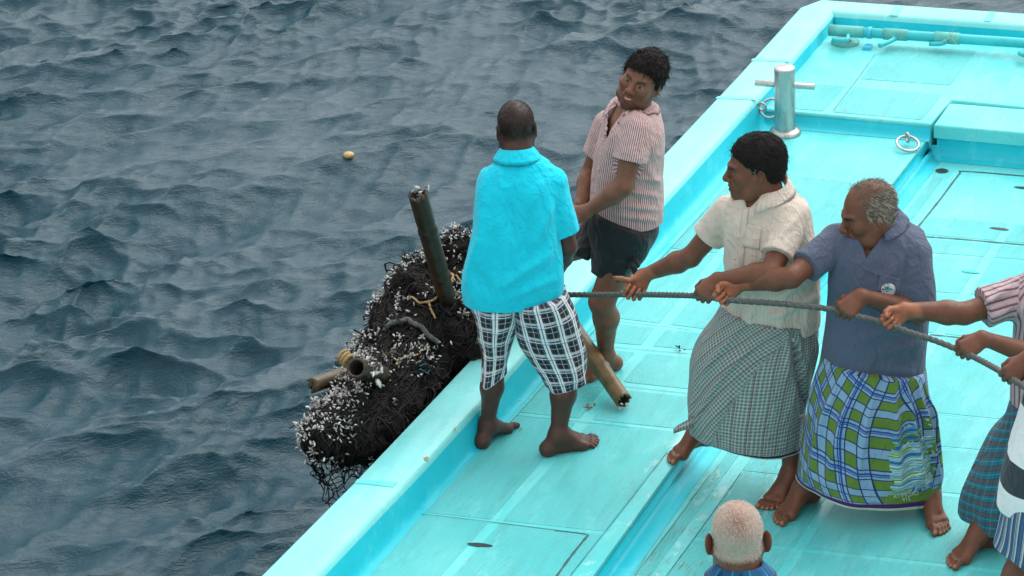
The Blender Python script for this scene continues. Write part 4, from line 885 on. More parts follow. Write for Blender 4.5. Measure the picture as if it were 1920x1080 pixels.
# ================================================================== rope through all the hands
RP = [(800, 742, 11.98), (822, 714, 12.0), (862, 674, 12.0), (902, 634, 11.97), (955, 585, 11.85), (1000, 560, 11.78), (1057, 553, 11.66), (1128, 553, 11.50), (1190, 552, 11.36), (1290, 554, 11.02), (1325, 557, 10.94), (1372, 563, 10.86), (1470, 570, 10.76), (1560, 580, 10.68), (1592, 589, 10.66), (1660, 606, 10.55), (1700, 621, 10.48), (1760, 641, 10.36), (1815, 664, 10.24), (1860, 687, 10.05), (1895, 708, 9.85), (1960, 750, 9.5), (2050, 800, 9.1), (2200, 850, 8.7)]
RW = np.array([J(*p) for p in RP]); ropeP = catmull(RW, 420); rope_px = np.stack(proj(ropeP), 1)
def rope_at(x): i = np.argmin(np.abs(rope_px[:, 0] - x)); return ropeP[i]
ROPE_R = 0.0128
def rope_mesh(name, P, r, lay=0.095, parent=None, mat=None, seg=15, n=None, col=None):
    """a laid rope: three strands twisting round each other"""
    P = np.asarray(P, float); s = np.r_[0, np.cumsum(np.linalg.norm(P[1:] - P[:-1], axis=1))]; n = n or int(s[-1] / 0.006); ss = np.linspace(0, s[-1], n); P = np.stack([np.interp(ss, s, P[:, i]) for i in range(3)], 1)
    T, N, B = frames(P); a = np.linspace(0, 2 * math.pi, seg, endpoint=False); ph = ss / lay * 2 * math.pi / 1.0
    R = r * (0.74 + 0.29 * np.abs(np.cos(1.5 * (a[None, :] - ph[:, None])))); V = P[:, None] + R[..., None] * (np.cos(a)[None, :, None] * N[:, None] + np.sin(a)[None, :, None] * B[:, None])
    i, j = np.meshgrid(np.arange(n - 1), np.arange(seg), indexing='ij'); j2 = (j + 1) % seg; F = np.stack([i * seg + j, i * seg + j2, (i + 1) * seg + j2, (i + 1) * seg + j], -1).reshape(-1, 4)
    return V.reshape(-1, 3), F
def rope_mat(name, c):
    t = NT(name); o = t.coord(); f = t.noise(o, 140, 3); g = t.noise(o, 9, 4); sp = t.ramp(t.noise(o, 220, 2), [(0.68, 0.0), (0.73, 1.0)])
    col = t.ramp(f, [(0.3, tuple(x * 0.5 for x in c)), (0.7, tuple(x * 1.35 for x in c))]); col = t.mix(t.ramp(g, [(0.4, 0.0), (0.7, 0.5)]), col, (0.05, 0.075, 0.07)); col = t.mix(t.math('MULTIPLY', sp, 0.7), col, (0.5, 0.48, 0.42))
    t.set(color=col, rough=0.7, normal=t.bump(t.noise(o, 300, 2), 0.4, 0.003)); return t.m
M['rope'] = rope_mat('wet_grey_rope', (0.080, 0.086, 0.080))
V, F = rope_mesh('hauling_rope', ropeP, ROPE_R); tag(mesh_np('hauling_rope', V, F, M['rope']), 'long grey twisted rope pulled tight through the hands of the men', 'rope')

# ================================================================== the people
SK = {k: skin_mat('skin_' + k, c, r) for k, c, r in (('deep', (0.066, 0.027, 0.017), 0.43), ('brown', (0.136, 0.050, 0.026), 0.43), ('warm', (0.172, 0.069, 0.038), 0.45))}
M['black_hair'] = hair_mat('black_hair', (0.010, 0.0085, 0.008), 0.75); M['grey_hair'] = hair_mat('grey_hair', (0.34, 0.32, 0.27), 0.6); M['white_hair'] = hair_mat('cropped_white_hair', (0.58, 0.53, 0.47), 0.8)
M['button'] = simple('shirt_button', (0.6, 0.52, 0.42), 0.35)
def head_axes(yaw, pitch, roll=0.0):
    """yaw 0 looks at the camera, + turns to the left of the picture; roll leans the crown to the right"""
    yaw, pitch, roll = (math.radians(v) for v in (yaw, pitch, roll)); f = np.array([-math.sin(yaw) * math.cos(pitch), -math.cos(yaw) * math.cos(pitch), math.sin(pitch)])
    u = np.array([0, 0, 1.0]); u = unit(u - f * (u @ f)); rt = np.cross(f, u); 
    return f, unit(u * math.cos(roll) + np.array([1.0, 0, 0]) * math.sin(roll))
def reach(S, E, W): return S, E, W
UND = dict(dF=(-0.12, -0.30, -0.95), pN=(-0.05, -0.92, 0.35))        # palm up, fingers under the rope
OVR = dict(dF=(-0.30, -0.62, -0.72), pN=(-0.05, 0.74, -0.67))        # knuckles up, fingers over the rope

# ---- 1 man in the bright blue polo shirt, seen from behind
Y1 = 11.42
p1 = empty('person', G(1000, 838, 0), 'person seen from behind in bright turquoise polo shirt and black and white plaid shorts', 'person')
b = Body(); b.scalp_col = (0.30, 0.30, 0.32)
f, u = head_axes(172, -18, 0); hc = J(968, 243, Y1 + 0.10); nb = J(970, 300, Y1 + 0.05)
b.make_head(hc, f, u, 0.99, nb, 0.058)
tor1 = [(870, 574, 1054, 548, .135), (866, 545, 1056, 520, .15), (874, 495, 1052, 480, .145), (884, 435, 1046, 425, .14, .01, .01), (888, 385, 1046, 380, .14, .03, .03), (893, 345, 1048, 345, .13, .04, .04), (905, 315, 1040, 316, .105, .05, .05), (930, 295, 1012, 296, .08, .06, .06), (944, 282, 996, 283, .066, .06, .06)]
sc1 = secs(tor1, Y1)
b.s.add(loft_sdf(sc1, 0.022), 0.02)
SR, ER, WR = J(1036, 342, Y1 + .03), J(1064, 462, Y1 + 0.02), J(1050, 528, Y1 + 0.24); SL, EL, WL = J(926, 345, Y1 + .07), J(922, 455, Y1 + 0.20), J(945, 545, Y1 + 0.33)
g = rope_at(1022); WR = b.hand(g, (-.2, .55, -.6), (-0.1, -0.6, -0.7), True); b.arm(SR, ER, WR, 0.96)
g = rope_at(975); WL = b.hand(g, (.1, .5, -.7), (-0.1, -0.6, -0.7), False); b.arm(SL, EL, WL, 0.96)
hR, kR, aR = J(1018, 585, Y1), J(1060, 700, Y1 - 0.01), G(1052, 843, 0) + [0, 0, 0.085]; hL, kL, aL = J(925, 600, Y1 + .03), J(926, 690, Y1 + .06), G(916, 830, 0) + [0, 0, 0.085]
aR = G(1048, 852, 0) + np.array([0, 0.02, 0.085]); b.leg(hR, kR, aR, 0.95, (0, -.8, 0)); b.leg(hL, kL, aL, 0.85, (0, -1, 0)); b.s.ball(J(968, 560, Y1 + .02), (0.15, 0.11, 0.08), 0.04)
hd = G(1112, 833, 0) - G(1040, 850, 0); b.foot(aR, hd, 0.0, 1); hd = G(962, 788, 0) - G(915, 822, 0); b.foot(aL, hd, 0.0, -1, 0.95)
def sc_buzz(x, y, z): return np.clip((z - np.interp(y, [-.11, -.03, .0, .03, .07, .09], [-.05, -.045, .0, .02, .06, .085])) / 0.02, 0, 1)
b.scalp = sc_buzz; b.build(p1, SK['deep'], scalp=sc_buzz); B1 = b
ww = b.strands('h', None, None, sc_buzz, 9000, .0035, .0005, lambda q: np.stack([q[:, 0] * 3, -.3 + 0 * q[:, 0], -.6 + 0 * q[:, 0]], 1), .9, .25, 6, (.5, 2.5)); mesh_np('hair', ww[0], ww[1], M['black_hair'], p1, True, col=ww[2])
t = fabric('turquoise_jersey', (0.005, 0.56, 0.72), 0.9, 0.06, 0.3, 40); M['polo1'] = t.m
fo = [(1050, 345, 1000, 470, 9, .008), (1052, 400, 1018, 500, 9, .007), (905, 330, 900, 470, 10, .006), (1040, 470, 930, 545, 10, .008), (900, 440, 870, 545, 10, .010), (1020, 330, 985, 400, 10, .005), (1048, 520, 950, 560, 8, .006), (880, 500, 930, 560, 12, -.006), (960, 320, 955, 460, 20, -.007), (1050, 440, 1046, 545, 8, .008)]
o, V, F = shirt('polo_shirt', p1, M['polo1'], sc1, [b.sleeve(0, .78, .015, .022), b.sleeve(1, .8, .010, .014)], k=.014, fold=fo, amp=.008, seed=3, neck_cut=(nb, nb + [0, 0, .2], .062, .07))
cs1 = Caster((V, F))
hem = MB(); 
V_, F_ = rope_mesh('x', [(0, 0, 0), (0, 0, 1)], .01)
collar('collar', p1, M['polo1'], J(969, 281, Y1 + .06), (0, 0.18, 1), (0, 1, .0), .058, .058, stand=.008, fall=.052, gap=20, flare=.030)
pl = [(1, .074, .42, .96, 0, (0.010, 0.011, 0.016), .85), (0, .074, .42, .92, 0, (0.010, 0.012, 0.018), .84), (1, .074, .02, .18, 0, (0.70, 0.71, 0.73), .62), (0, .074, .02, .14, 0, (0.74, 0.75, 0.76), .9), (0, .074, .19, .31, 0, (0.74, 0.75, 0.76), .9), (1, .074, .28, .33, 0, (0.75, .76, .78), .85), (0, .074, .145, .185, 0, (0.012, 0.05, 0.20), .9), (1, .074, .36, .40, 0, (0.015, 0.06, 0.2), .75), (0, .074, .64, .68, 0, (0.45, .5, .52), .6), (1, .074, .64, .68, 0, (0.5, .54, .56), .6), (0, .074, .36, .42, 0, (0.03, .14, .17), .7)]
M['plaid1'] = plaid_mat('black_white_plaid', (0.19, 0.19, 0.22), pl).m
sr = secs([(955, 560, 1062, 545, .15), (958, 590, 1078, 580, .145), (966, 625, 1090, 625, .125), (985, 665, 1098, 662, .105), (1008, 700, 1100, 690, .095), (1024, 727, 1098, 712, .09)], Y1 - .01)
sl_ = secs([(882, 565, 985, 560, .145), (888, 595, 978, 590, .135), (895, 625, 966, 620, .115), (903, 655, 958, 648, .095), (903, 690, 954, 670, .085), (901, 724, 950, 692, .08)], Y1 + .03)
def dsh(th, v): return 0.006 * np.sin(th * 5 + v * 4) * v + 0.008 * vnoise(np.stack([np.cos(th) * 2.2 + 5, np.sin(th) * 2.2 + v * 3, th * 0 + v * 4], 1), 4) + 0.003 * v * np.sin(th * 6 + 6 * v)
ow, Va, Fa = cloth_loft('plaid_shorts', p1, M['plaid1'], sr, dsh, 110, 60)
o2, Vb, Fb = cloth_loft('plaid_shorts', p1, M['plaid1'], sl_, dsh, 110, 60)

# ---- 2 man in the red pinstripe shirt, half turned, smiling
Y2 = 12.12
p2 = empty('person', G(1135, 690, 0), 'smiling curly haired person in red pinstriped short sleeve shirt and black shorts', 'person')
b = Body(); f, u = head_axes(27, 8, 24); hc = J(1204, 150, Y2 - .02); nb = J(1190, 212, Y2)
b.make_head(hc, f, u, 1.05, nb, 0.058, smile=1.5, beard=0.8)
tor2 = [(1113, 392, 1238, 426, .165), (1110, 360, 1243, 385, .165), (1112, 320, 1243, 335, .17), (1117, 280, 1246, 288, .18), (1125, 250, 1246, 250, .19), (1132, 222, 1240, 216, .17), (1145, 203, 1226, 195, .11), (1160, 195, 1214, 190, .07)]
sc2 = secs(tor2, Y2); b.s.add(loft_sdf(sc2, 0.024), 0.02)
S_, E_, W_ = J(1193, 240, Y2 - .14), J(1170, 350, Y2 - .22), J(1094, 396, Y2 - .20); W_ = b.hand(J(1068, 412, Y2 - .16), (-.9, .1, -.35), (.1, .75, -.6), False, curl=(30, 50, 30)); b.arm(S_, E_, W_, 0.98)
S_, E_, W_ = J(1142, 236, Y2 + .14), J(1106, 325, Y2 + .16), J(1082, 385, Y2 + .06); W_ = b.hand(J(1070, 418, Y2 + .0), (-.6, .1, -.7), (.3, -.6, -.5), True, curl=(30, 50, 30)); b.arm(S_, E_, W_, .95)
aN = G(1137, 703, 0) + np.array([0, 0.03, 0.088]); b.leg(J(1180, 452, Y2 - .06), J(1128, 566, Y2 - .10), aN, 1.0, (1, .2, 0)); b.foot(aN, G(1096, 720, 0) - G(1152, 700, 0), 0.0, -1)
aF = G(985, 588, ZG) + np.array([0, 0.0, 0.088]); b.leg(J(1150, 435, Y2 + .12), J(1028, 480, Y2 + .16), aF, .95, (1, 0, 0)); b.foot(aF, (-.9, -.3, 0), ZG, 1); b.s.ball(J(1175, 435, Y2), (.14, .15, .1), .04)
b.build(p2, SK['warm']); B2 = b
fwdcomb = lambda q: np.stack([q[:, 0] * 4 + 0.3, np.where(q[:, 1] > 0, 1.0, -0.6), -0.4 + 0 * q[:, 0]], 1)
cap_hair(b, [(-.12, -.062), (-.03, -.050), (-.006, -.020), (.018, -.016), (.03, .022), (.06, .055), (.085, .060), (.11, .068)], 0.010, 'hair', p2, M['black_hair'], .0045, 62, 2,
    [dict(n=2600, len=.024, w=.0010, comb=fwdcomb, lift=.12, curl=.28, seed=4, tint=(.5, 2.0)), dict(n=60, len=.035, w=.0009, comb=fwdcomb, lift=.5, curl=.6, seed=5)])
t = fabric('red_pinstripe', (0.56, 0.47, 0.45), .85, .06, .25); s = t.sep(t.attr('puv')); nz = t.math('MULTIPLY', t.noise(t.coord(), 14, 3), .004)
M['pin2'] = pattern(t, t.mix(t.math('MULTIPLY', bandf(t, t.math('ADD', s[0], nz), .0100, .0, .44), .85), t.colour, (0.26, 0.045, 0.05)))
fo = [(1235, 395, 1120, 375, 6, .008), (1240, 370, 1150, 350, 6, .007), (1245, 340, 1175, 330, 6, .006), (1235, 415, 1150, 400, 6, .008), (1200, 300, 1240, 350, 9, .006), (1125, 270, 1120, 370, 7, .006), (1150, 230, 1140, 300, 8, .005), (1240, 240, 1215, 300, 8, .008)]
o, V, F = shirt('striped_shirt', p2, M['pin2'], sc2, [b.sleeve(0, .56, .02, .032), b.sleeve(1, .6)], fold=fo, amp=.007, seed=9, k=.02, vcut=((1136, 258), (1143, 188), (1168, 205)), neck_cut=(nb, nb + [0, 0, .2], .062, .075))
cs2 = Caster((V, F))
collar('collar', p2, M['pin2'], J(1186, 196, Y2), (.15, 0, 1), (-.75, -.65, .0), .062, .062, stand=.022, fall=.040, gap=32, flare=.034, drop=.03, on=(V, F))
for x, y in ((1131, 262), (1126, 290), (1122, 318), (1119, 348)): button('button', p2, M['button'], cs2, x, y)
M['blackcloth'] = fabric('wet_black_cloth', (0.014, 0.015, 0.017), .6, .2, .35, 26, sheen=.1).m
def dbk(th, v): return 0.010 * vnoise(np.stack([np.cos(th) * 2.5 + 3, np.sin(th) * 2.5 + v * 2, th * 0 + v * 3], 1), 8) + .005 * np.sin(th * 7 + v * 5) * v
cloth_loft('black_shorts', p2, M['blackcloth'], secs([(1105, 385, 1236, 425, .17), (1100, 430, 1234, 440, .165), (1108, 470, 1215, 470, .14), (1108, 505, 1183, 508, .115)], Y2 - .03), dbk, 100, 50)
cloth_loft('black_shorts', p2, M['blackcloth'], secs([(1110, 385, 1200, 420, .13), (1090, 420, 1170, 440, .13), (1078, 445, 1122, 465, .11), (1068, 462, 1112, 474, .10)], Y2 + .10), dbk, 80, 40)
mb = MB()
for pts in (((1180, 490, .10), (1186, 498, .16), (1190, 506, .17), (1191, 516, .16)), ((1184, 492, .1), (1192, 492, .15), (1196, 500, .15))): add_tube(mb, catmull([J(x, y, Y2 - d_ - .03) for x, y, d_ in pts], 10), np.linspace(.02, .012, 10), 8)
mb_mixed(mb, 'shorts_knot', M['blackcloth'], p2)

# ---- 3 man in the cream shirt
Y3 = 11.16
p3 = empty('person', G(1390, 890, -.1), 'person in cream striped button shirt and grey green checked sarong pulling the rope', 'person')
b = Body(); f, u = head_axes(88, -4, -2); hc = J(1417, 315, Y3 - .01); nb = J(1440, 378, Y3)
b.make_head(hc, f, u, 1.10, nb, 0.066, fat=.006)
tor3 = [(1364, 608, 1536, 622, .165), (1352, 575, 1538, 578, .175), (1356, 525, 1537, 525, .18), (1357, 470, 1530, 460, .17), (1357, 420, 1522, 415, .155), (1362, 385, 1510, 383, .13), (1385, 362, 1488, 358, .10), (1415, 350, 1468, 345, .072)]
sc3 = secs(tor3, Y3); b.s.add(loft_sdf(sc3, 0.024), 0.02)
WR = b.hand(rope_at(1185), (-.55, -.25, -.78), (-.05, -.93, .30), True, curl=(66, 82, 45), thumb=-1, spread=1.12, k=1.05); b.arm(J(1368, 398, Y3 + .10), J(1295, 482, Y3 + .14), WR, 1.0)
WL = b.hand(rope_at(1318), (-.74, -.42, -.50), (-.05, .74, -.67), False, k=1.05); b.arm(J(1486, 404, Y3 - .07), J(1446, 512, Y3 - .27), WL, 1.05)
aF = G(1312, 842, 0) + np.array([0, 0.01, 0.088]); b.leg(J(1410, 620, Y3), J(1350, 715, Y3 - .02), aF, 1.0, (1, 0, 0)); b.foot(aF, G(1262, 862, 0) - G(1318, 836, 0), 0, 1, .98)
aB = G(1483, 925, ZB) + np.array([0, 0, 0.088]); b.leg(J(1470, 620, Y3), J(1474, 745, Y3 - .02), aB, 1.0, (1, 0, 0)); b.foot(aB, G(1445, 956, ZB) - G(1484, 930, ZB), ZB, -1)
b.build(p3, SK['brown']); B3 = b
backcomb = lambda q: np.stack([q[:, 0] * 2, np.full(len(q), -0.9), -0.5 - 3 * np.abs(q[:, 0])], 1)
cap_hair(b, [(-.13, -.050), (-.03, -.042), (-.018, -.002), (.012, -.004), (.026, .024), (.05, .048), (.078, .072), (.11, .082)], 0.010, 'hair', p3, M['black_hair'], .0009, 60, 5,
    [dict(n=3000, len=.020, w=.0008, comb=backcomb, lift=.06, curl=.10, seed=6, tint=(.6, 3.2)), dict(n=40, len=.035, w=.001, comb=lambda q: np.stack([q[:, 0], 1 + 0 * q[:, 0], 0.4 + 0 * q[:, 0]], 1), lift=.8, curl=.6, seed=8, region=lambda x, y, z: ((y > .06) & (z > .06)).astype(float)),
     dict(n=70, len=.012, w=.0012, comb=backcomb, lift=.2, curl=.2, seed=18, tint=(18, 30), region=lambda x, y, z: ((np.abs(x) > .06) & (y > .004) & (y < .026) & (z > -.005) & (z < .03)).astype(float))])
t = fabric('cream_shirting', (0.54, 0.47, 0.40), .85, .05, .25); s = t.sep(t.attr('puv')); nz = t.math('MULTIPLY', t.noise(t.coord(), 14, 3), .004)
c_ = t.mix(t.math('MULTIPLY', bandf(t, t.math('ADD', s[0], nz), .0125, .0, .2), .28), t.colour, (0.36, 0.29, 0.24)); M['cream'] = pattern(t, t.mix(t.math('MULTIPLY', bandf(t, t.math('ADD', s[0], nz), .0125, .5, .6), .2), c_, (0.68, 0.62, 0.56)))
fo = [(1500, 400, 1430, 480, 7, .006), (1520, 470, 1470, 560, 9, .009), (1530, 520, 1440, 560, 8, .008), (1535, 555, 1430, 600, 8, .008), (1530, 440, 1500, 520, 8, .008), (1400, 380, 1390, 560, 8, -.006), (1365, 400, 1362, 480, 7, .007), (1420, 540, 1400, 620, 9, .008), (1470, 560, 1460, 630, 9, .007), (1505, 575, 1500, 612, 6, -.006), (1385, 575, 1384, 606, 5, -.006), (1450, 380, 1400, 410, 8, .005)]
o, V, F = shirt('cream_shirt', p3, M['cream'], sc3, [b.sleeve(0, .55, .02, .026), b.sleeve(1, .72, .010, .028)], fold=fo, amp=.007, seed=14, k=.022, vcut=((1403, 388), (1390, 345), (1437, 352)), neck_cut=(nb - [0, 0, .01], nb + [0, 0, .2], .064, .08), hem_wave=.005)
cs3 = Caster((V, F))
collar('collar', p3, M['cream'], J(1441, 341, Y3), (.12, 0, 1), (-.80, -.60, .0), .070, .070, stand=.020, fall=.050, gap=26, flare=.030, tip=.040, drop=.042, on=(V, F))
patch('chest_pocket', p3, M['cream'], cs3, [(1402, 419), (1428, 425), (1424, 468), (1391, 462)], off=.0035, uv0=(.03, 0)); patch('placket', p3, M['cream'], cs3, [(1394, 390), (1404, 392), (1386, 560), (1374, 558)], 6, 24, off=.003)
for x, y in ((1398, 399), (1386, 444), (1378, 484), (1374, 530)): button('button', p3, M['button'], cs3, x, y, .006)
ch = .0135
M['check3'] = plaid_mat('grey_green_check', (0.24, 0.285, 0.268), [(0, ch, .0, .42, 0, (0.10, 0.135, 0.125), .75), (1, ch, .0, .42, 0, (0.10, 0.132, 0.122), .75), (0, ch, .58, .80, 0, (0.36, 0.42, 0.42), .65), (1, ch, .58, .80, 0, (0.36, 0.42, 0.42), .65), (0, ch * 4, .44, .52, 0, (0.12, 0.06, 0.05), .7)], bump=.3, warp=.003)
t = M['check3']; s = t.sep(t.attr('puv')); base_link = t.b.inputs['Base Color'].links[0].from_socket
c_ = t.mix(t.math('GREATER_THAN', s[2], 0.90), base_link, (0.012, 0.016, 0.025)); c_ = t.mix(t.math('GREATER_THAN', s[2], 0.968), c_, (0.42, 0.45, 0.48)); t.set(color=c_); M['check3'] = t.m
s3 = secs([(1356, 572, 1536, 596, .16), (1338, 605, 1535, 622, .17), (1312, 645, 1531, 650, .185), (1299, 685, 1523, 690, .195), (1295, 725, 1515, 730, .20), (1292, 765, 1508, 770, .20), (1296, 800, 1503, 818, .195), (1304, 806, 1500, 832, .19)], Y3 - .02, 30)
def wrap_edge(th, v):
    """signed side of the wrapped edge that falls from the right hip to the left hem"""
    return (th - (math.pi / 2 + 0.0)) - (-0.35 + 1.25 * v)
def d3(th, v):
    e = wrap_edge(th, v); left = 1 / (1 + np.exp(-e * 30)); left = left * ((th > 0.2) & (th < 3.6))
    q = np.stack([np.cos(th) * 1.6 + v, np.sin(th) * 1.6, th * 0 + v * 1.7], 1); d = 0.010 * left + .012 * vnoise(q + 7, 3) + .012 * vnoise(q * 2 + 3, 5) * (1 - v * .4)
    for (t0, v0, t1, v1, w_, hh) in ((1.20, .06, .55, .62, .07, -.045), (.95, .25, .25, .7, .06, -.036), (1.05, .1, .7, .5, .05, .028), (1.35, .0, 1.1, .4, .05, .016), (2.2, .05, 2.6, .45, .08, .022), (1.7, .08, 2.9, .9, .05, .020), (.5, .05, .25, .5, .07, .014), (2.75, .4, 2.95, .98, .08, .014)):
        if v < v0 - .05 or v > v1 + .05: continue
        k_ = (v - v0) / (v1 - v0); c = t0 + (t1 - t0) * k_; d = d + hh * math.sin(min(max(k_, .04), .96) * math.pi) ** .7 * np.exp(-((th - c) / w_) ** 2)
    return d + 0.010 * v * v * np.sin(th * 5.0 + 1)
def uv3(U, V):
    rows, n = U.shape[:2]; th = np.linspace(-math.pi / 2, 1.5 * math.pi, n)[None]; v = np.clip(np.arange(rows) / (rows - 3), 0, 1)[:, None] + 0 * th; e = wrap_edge(th, v) + 0 * v
    x, y = U[..., 0].copy(), U[..., 1].copy(); lf = (e > 0); a = np.where(lf, math.radians(38), math.radians(-6) * (1 - v)); x2 = x * np.cos(a) - y * np.sin(a); y2 = x * np.sin(a) + y * np.cos(a)
    U[..., 0] = x2; U[..., 1] = y2; U[..., 2] = v; return U
o, V, F = cloth_loft('checked_sarong', p3, M['check3'], s3, d3, 220, 130, 2.2, uvf=uv3)
tip = [J(1304, 796, Y3 - .12), J(1290, 803, Y3 - .14), J(1275, 807, Y3 - .15), J(1263, 811, Y3 - .15)]; A_ = []
for i, p in enumerate(catmull(tip, 10)): w_ = .035 * (1 - i / 9) ** .8 + .005; A_.append([p + [0, 0.02, w_], p + [0, -.01, 0], p + [0, 0.02, -w_ * .35]])
o = mesh_np('sarong_corner', np.array(A_).reshape(-1, 3), grid_quads(10, 3), M['check3'], p3, True, uv=[(i // 3 * .012, i % 3 * .02, .5) for i in range(30)]); m = o.modifiers.new('thickness', 'SOLIDIFY'); m.thickness = .003

# ---- 4 man in the slate blue polo
Y4 = 10.96
p4 = empty('person', G(1630, 985, ZB), 'balding grey haired person in slate blue polo shirt and green blue plaid sarong', 'person')
b = Body(); f, u = head_axes(74, -12, -4); hc = J(1630, 400, Y4 - .04); nb = J(1645, 455, Y4 + .0); b.scalp_col = (1.15, 1.1, 1.1)
b.make_head(hc, f, u, 1.10, nb, 0.066, smile=1, beard=.0, fat=.005)
tor4 = [(1534, 699, 1732, 722, .155), (1544, 660, 1734, 672, .165), (1550, 610, 1738, 620, .175), (1551, 555, 1740, 555, .175), (1553, 505, 1742, 505, .165), (1557, 465, 1741, 465, .15), (1566, 438, 1728, 440, .125), (1590, 420, 1704, 420, .10), (1618, 408, 1680, 406, .072)]
sc4 = secs(tor4, Y4); b.s.add(loft_sdf(sc4, 0.024), 0.02)
WR = b.hand(rope_at(1352), (-.76, -.30, -.50), (-.05, -.93, .30), True, k=1.05); b.arm(J(1572, 452, Y4 + .03), J(1484, 520, Y4 - .14), WR, 1.03)
WL = b.hand(rope_at(1582), (-.76, -.45, -.42), (-.05, .74, -.67), False, k=1.08); b.arm(J(1714, 478, Y4 - .05), J(1722, 588, Y4 - .12), WL, 1.05)
aL_ = G(1508, 948, ZB) + np.array([0, 0, 0.09]); b.leg(J(1590, 720, Y4), J(1552, 815, Y4 - .02), aL_, 1.0, (1, 0, 0)); b.foot(aL_, G(1462, 985, ZB) - G(1516, 950, ZB), ZB, 1, 1.05)
aR_ = G(1742, 962, ZB) + np.array([0, 0, 0.09]); b.leg(J(1690, 720, Y4), J(1718, 825, Y4 - .02), aR_, 1.0, (0, 1, 0)); b.foot(aR_, G(1762, 998, ZB) - G(1740, 962, ZB), ZB, -1, 1.02)
side4 = lambda x, y, z: np.clip(((y < .036) & (z > np.interp(y, [-.11, -.03, -.02, .012, .03, .05], [-.058, -.052, .0, .004, .012, .03])) & (z < np.interp(y, [-.12, -.06, .0, .036], [.085, .096, .088, .068]) + .012 * vnoise(np.stack([x, y, z], 1) * 60, 3))).astype(float), 0, 1)
b.scalp_col = (.75, .85, .95); b.build(p4, SK['brown'], scalp=lambda x, y, z: side4(x, y, z)); B4 = b
Vs = [B4.strands('h', None, None, side4, 6500, .020, .0008, lambda q: np.stack([0 * q[:, 0], -0.75 + 0 * q[:, 0], -0.65 + 2.0 * (q[:, 2] < 0)], 1) * [1, 1, 1], .14, .24, 3, (.15, 1.6)), B4.strands('h', None, None, lambda x, y, z: ((z > .06) & (y > -.08) & (y < .05)).astype(float), 1500, .022, .0006, lambda q: np.stack([0 * q[:, 0], -0.9 + 0 * q[:, 0], 0 * q[:, 0]], 1), .3, .4, 5, (.2, .8))]
n0 = len(Vs[0][0]); mesh_np('hair', np.concatenate([v[0] for v in Vs]), np.concatenate([Vs[0][1], Vs[1][1] + n0]), M['grey_hair'], p4, True, col=np.concatenate([v[2] for v in Vs]))
M['slate'] = fabric('slate_blue_pique', (0.082, 0.103, 0.155), .9, .08, .22, 40).m
fo = [(1700, 470, 1640, 560, 9, .006), (1560, 470, 1558, 600, 8, .007), (1580, 440, 1568, 540, 7, .007), (1740, 590, 1600, 640, 10, .007), (1735, 640, 1640, 665, 9, .007), (1540, 660, 1580, 640, 9, .007), (1720, 700, 1650, 690, 8, .006), (1700, 460, 1692, 560, 6, -.007), (1600, 440, 1590, 530, 8, .005), (1555, 560, 1550, 680, 8, .007), (1690, 555, 1660, 548, 5, -.005)]
o, V, F = shirt('polo_shirt', p4, M['slate'], sc4, [b.sleeve(0, .70, .02, .020), b.sleeve(1, .90, .014, .026)], fold=fo, amp=.0075, seed=24, k=.022, vcut=((1624, 489), (1597, 400), (1672, 412)), neck_cut=(nb - [0, 0, .02], nb + [0, 0, .2], .066, .08))
cs4 = Caster((V, F))
collar('collar', p4, M['slate'], J(1647, 400, Y4 + .01), (.06, .0, 1), (-.42, -.9, 0), .073, .073, stand=.022, fall=.044, gap=30, flare=.038, tip=.026, drop=.034, on=(V, F))
patch('chest_pocket', p4, M['slate'], cs4, [(1648, 512), (1686, 522), (1684, 556), (1645, 546)], off=.0035)
M['emb_white'] = simple('emblem_white', (0.62, 0.62, 0.62), .8); M['emb_teal'] = simple('emblem_teal', (0.03, .33, .36), .8); M['emb_dark'] = simple('emblem_dark', (0.06, 0.03, 0.05), .8); M['emb_navy'] = simple('emblem_navy', (0.03, 0.05, 0.12), .8)
def decal(name, parent, mat, cast, polys, off):
    V, F = [], []
    for P in polys:
        k = len(V); hp = [cast.hit(*p) for p in P]
        if any(h_ is None for h_ in hp): continue
        V += [tuple(h_[0] + h_[1] * off) for h_ in hp]; F.append(list(range(k, k + len(P))))
    me = bpy.data.meshes.new(name); me.from_pydata(V, [], F); return link(name, me, mat, parent)
ex, ey = 1665.5, 543; ci = lambda r, a0=0, a1=360, n=20, rx=1.0: [(ex + r * rx * math.cos(math.radians(a)), ey + r * math.sin(math.radians(a))) for a in np.linspace(a0, a1, n, endpoint=(a1 - a0) < 359)]
em = decal('emblem', p4, M['emb_white'], cs4, [ci(12.8, rx=1.02)], .006)
decal('emblem_ring', em, M['emb_navy'], cs4, [ci(12.0)[i:i + 2] + ci(11.0)[i:i + 2][::-1] for i in range(0, 19, 2)], .0068)
decal('emblem_field', em, M['emb_teal'], cs4, [ci(8.2, 180, 360), [(ex - 8, ey + 1), (ex + 8, ey + 1), (ex + 6, ey + 3), (ex - 6, ey + 3)]], .0068)
decal('emblem_figures', em, M['emb_dark'], cs4, [[(ex - 6, ey + 1), (ex + 6, ey + 1), (ex + 4, ey + 5.5), (ex - 4, ey + 5.5)], [(ex - 4, ey - 5), (ex - 2, ey - 5), (ex - 2, ey - 2), (ex - 4, ey - 2)], [(ex + 2, ey - 5), (ex + 4, ey - 5), (ex + 4, ey - 2), (ex + 2, ey - 2)], [(ex - 7, ey + 6), (ex - 4, ey + 8), (ex - 5, ey + 9.5), (ex - 8.5, ey + 7.5)], [(ex + 7, ey + 6), (ex + 4, ey + 8), (ex + 5, ey + 9.5), (ex + 8.5, ey + 7.5)]], .0074)
P_ = .078; GR = (0.115, 0.205, 0.032); LB = (0.22, 0.36, 0.54); NV = (0.010, 0.045, 0.22)
bands = []
for ax_ in (0, 1): bands.append((ax_, P_, .54, 1.0, 0, LB, .93))
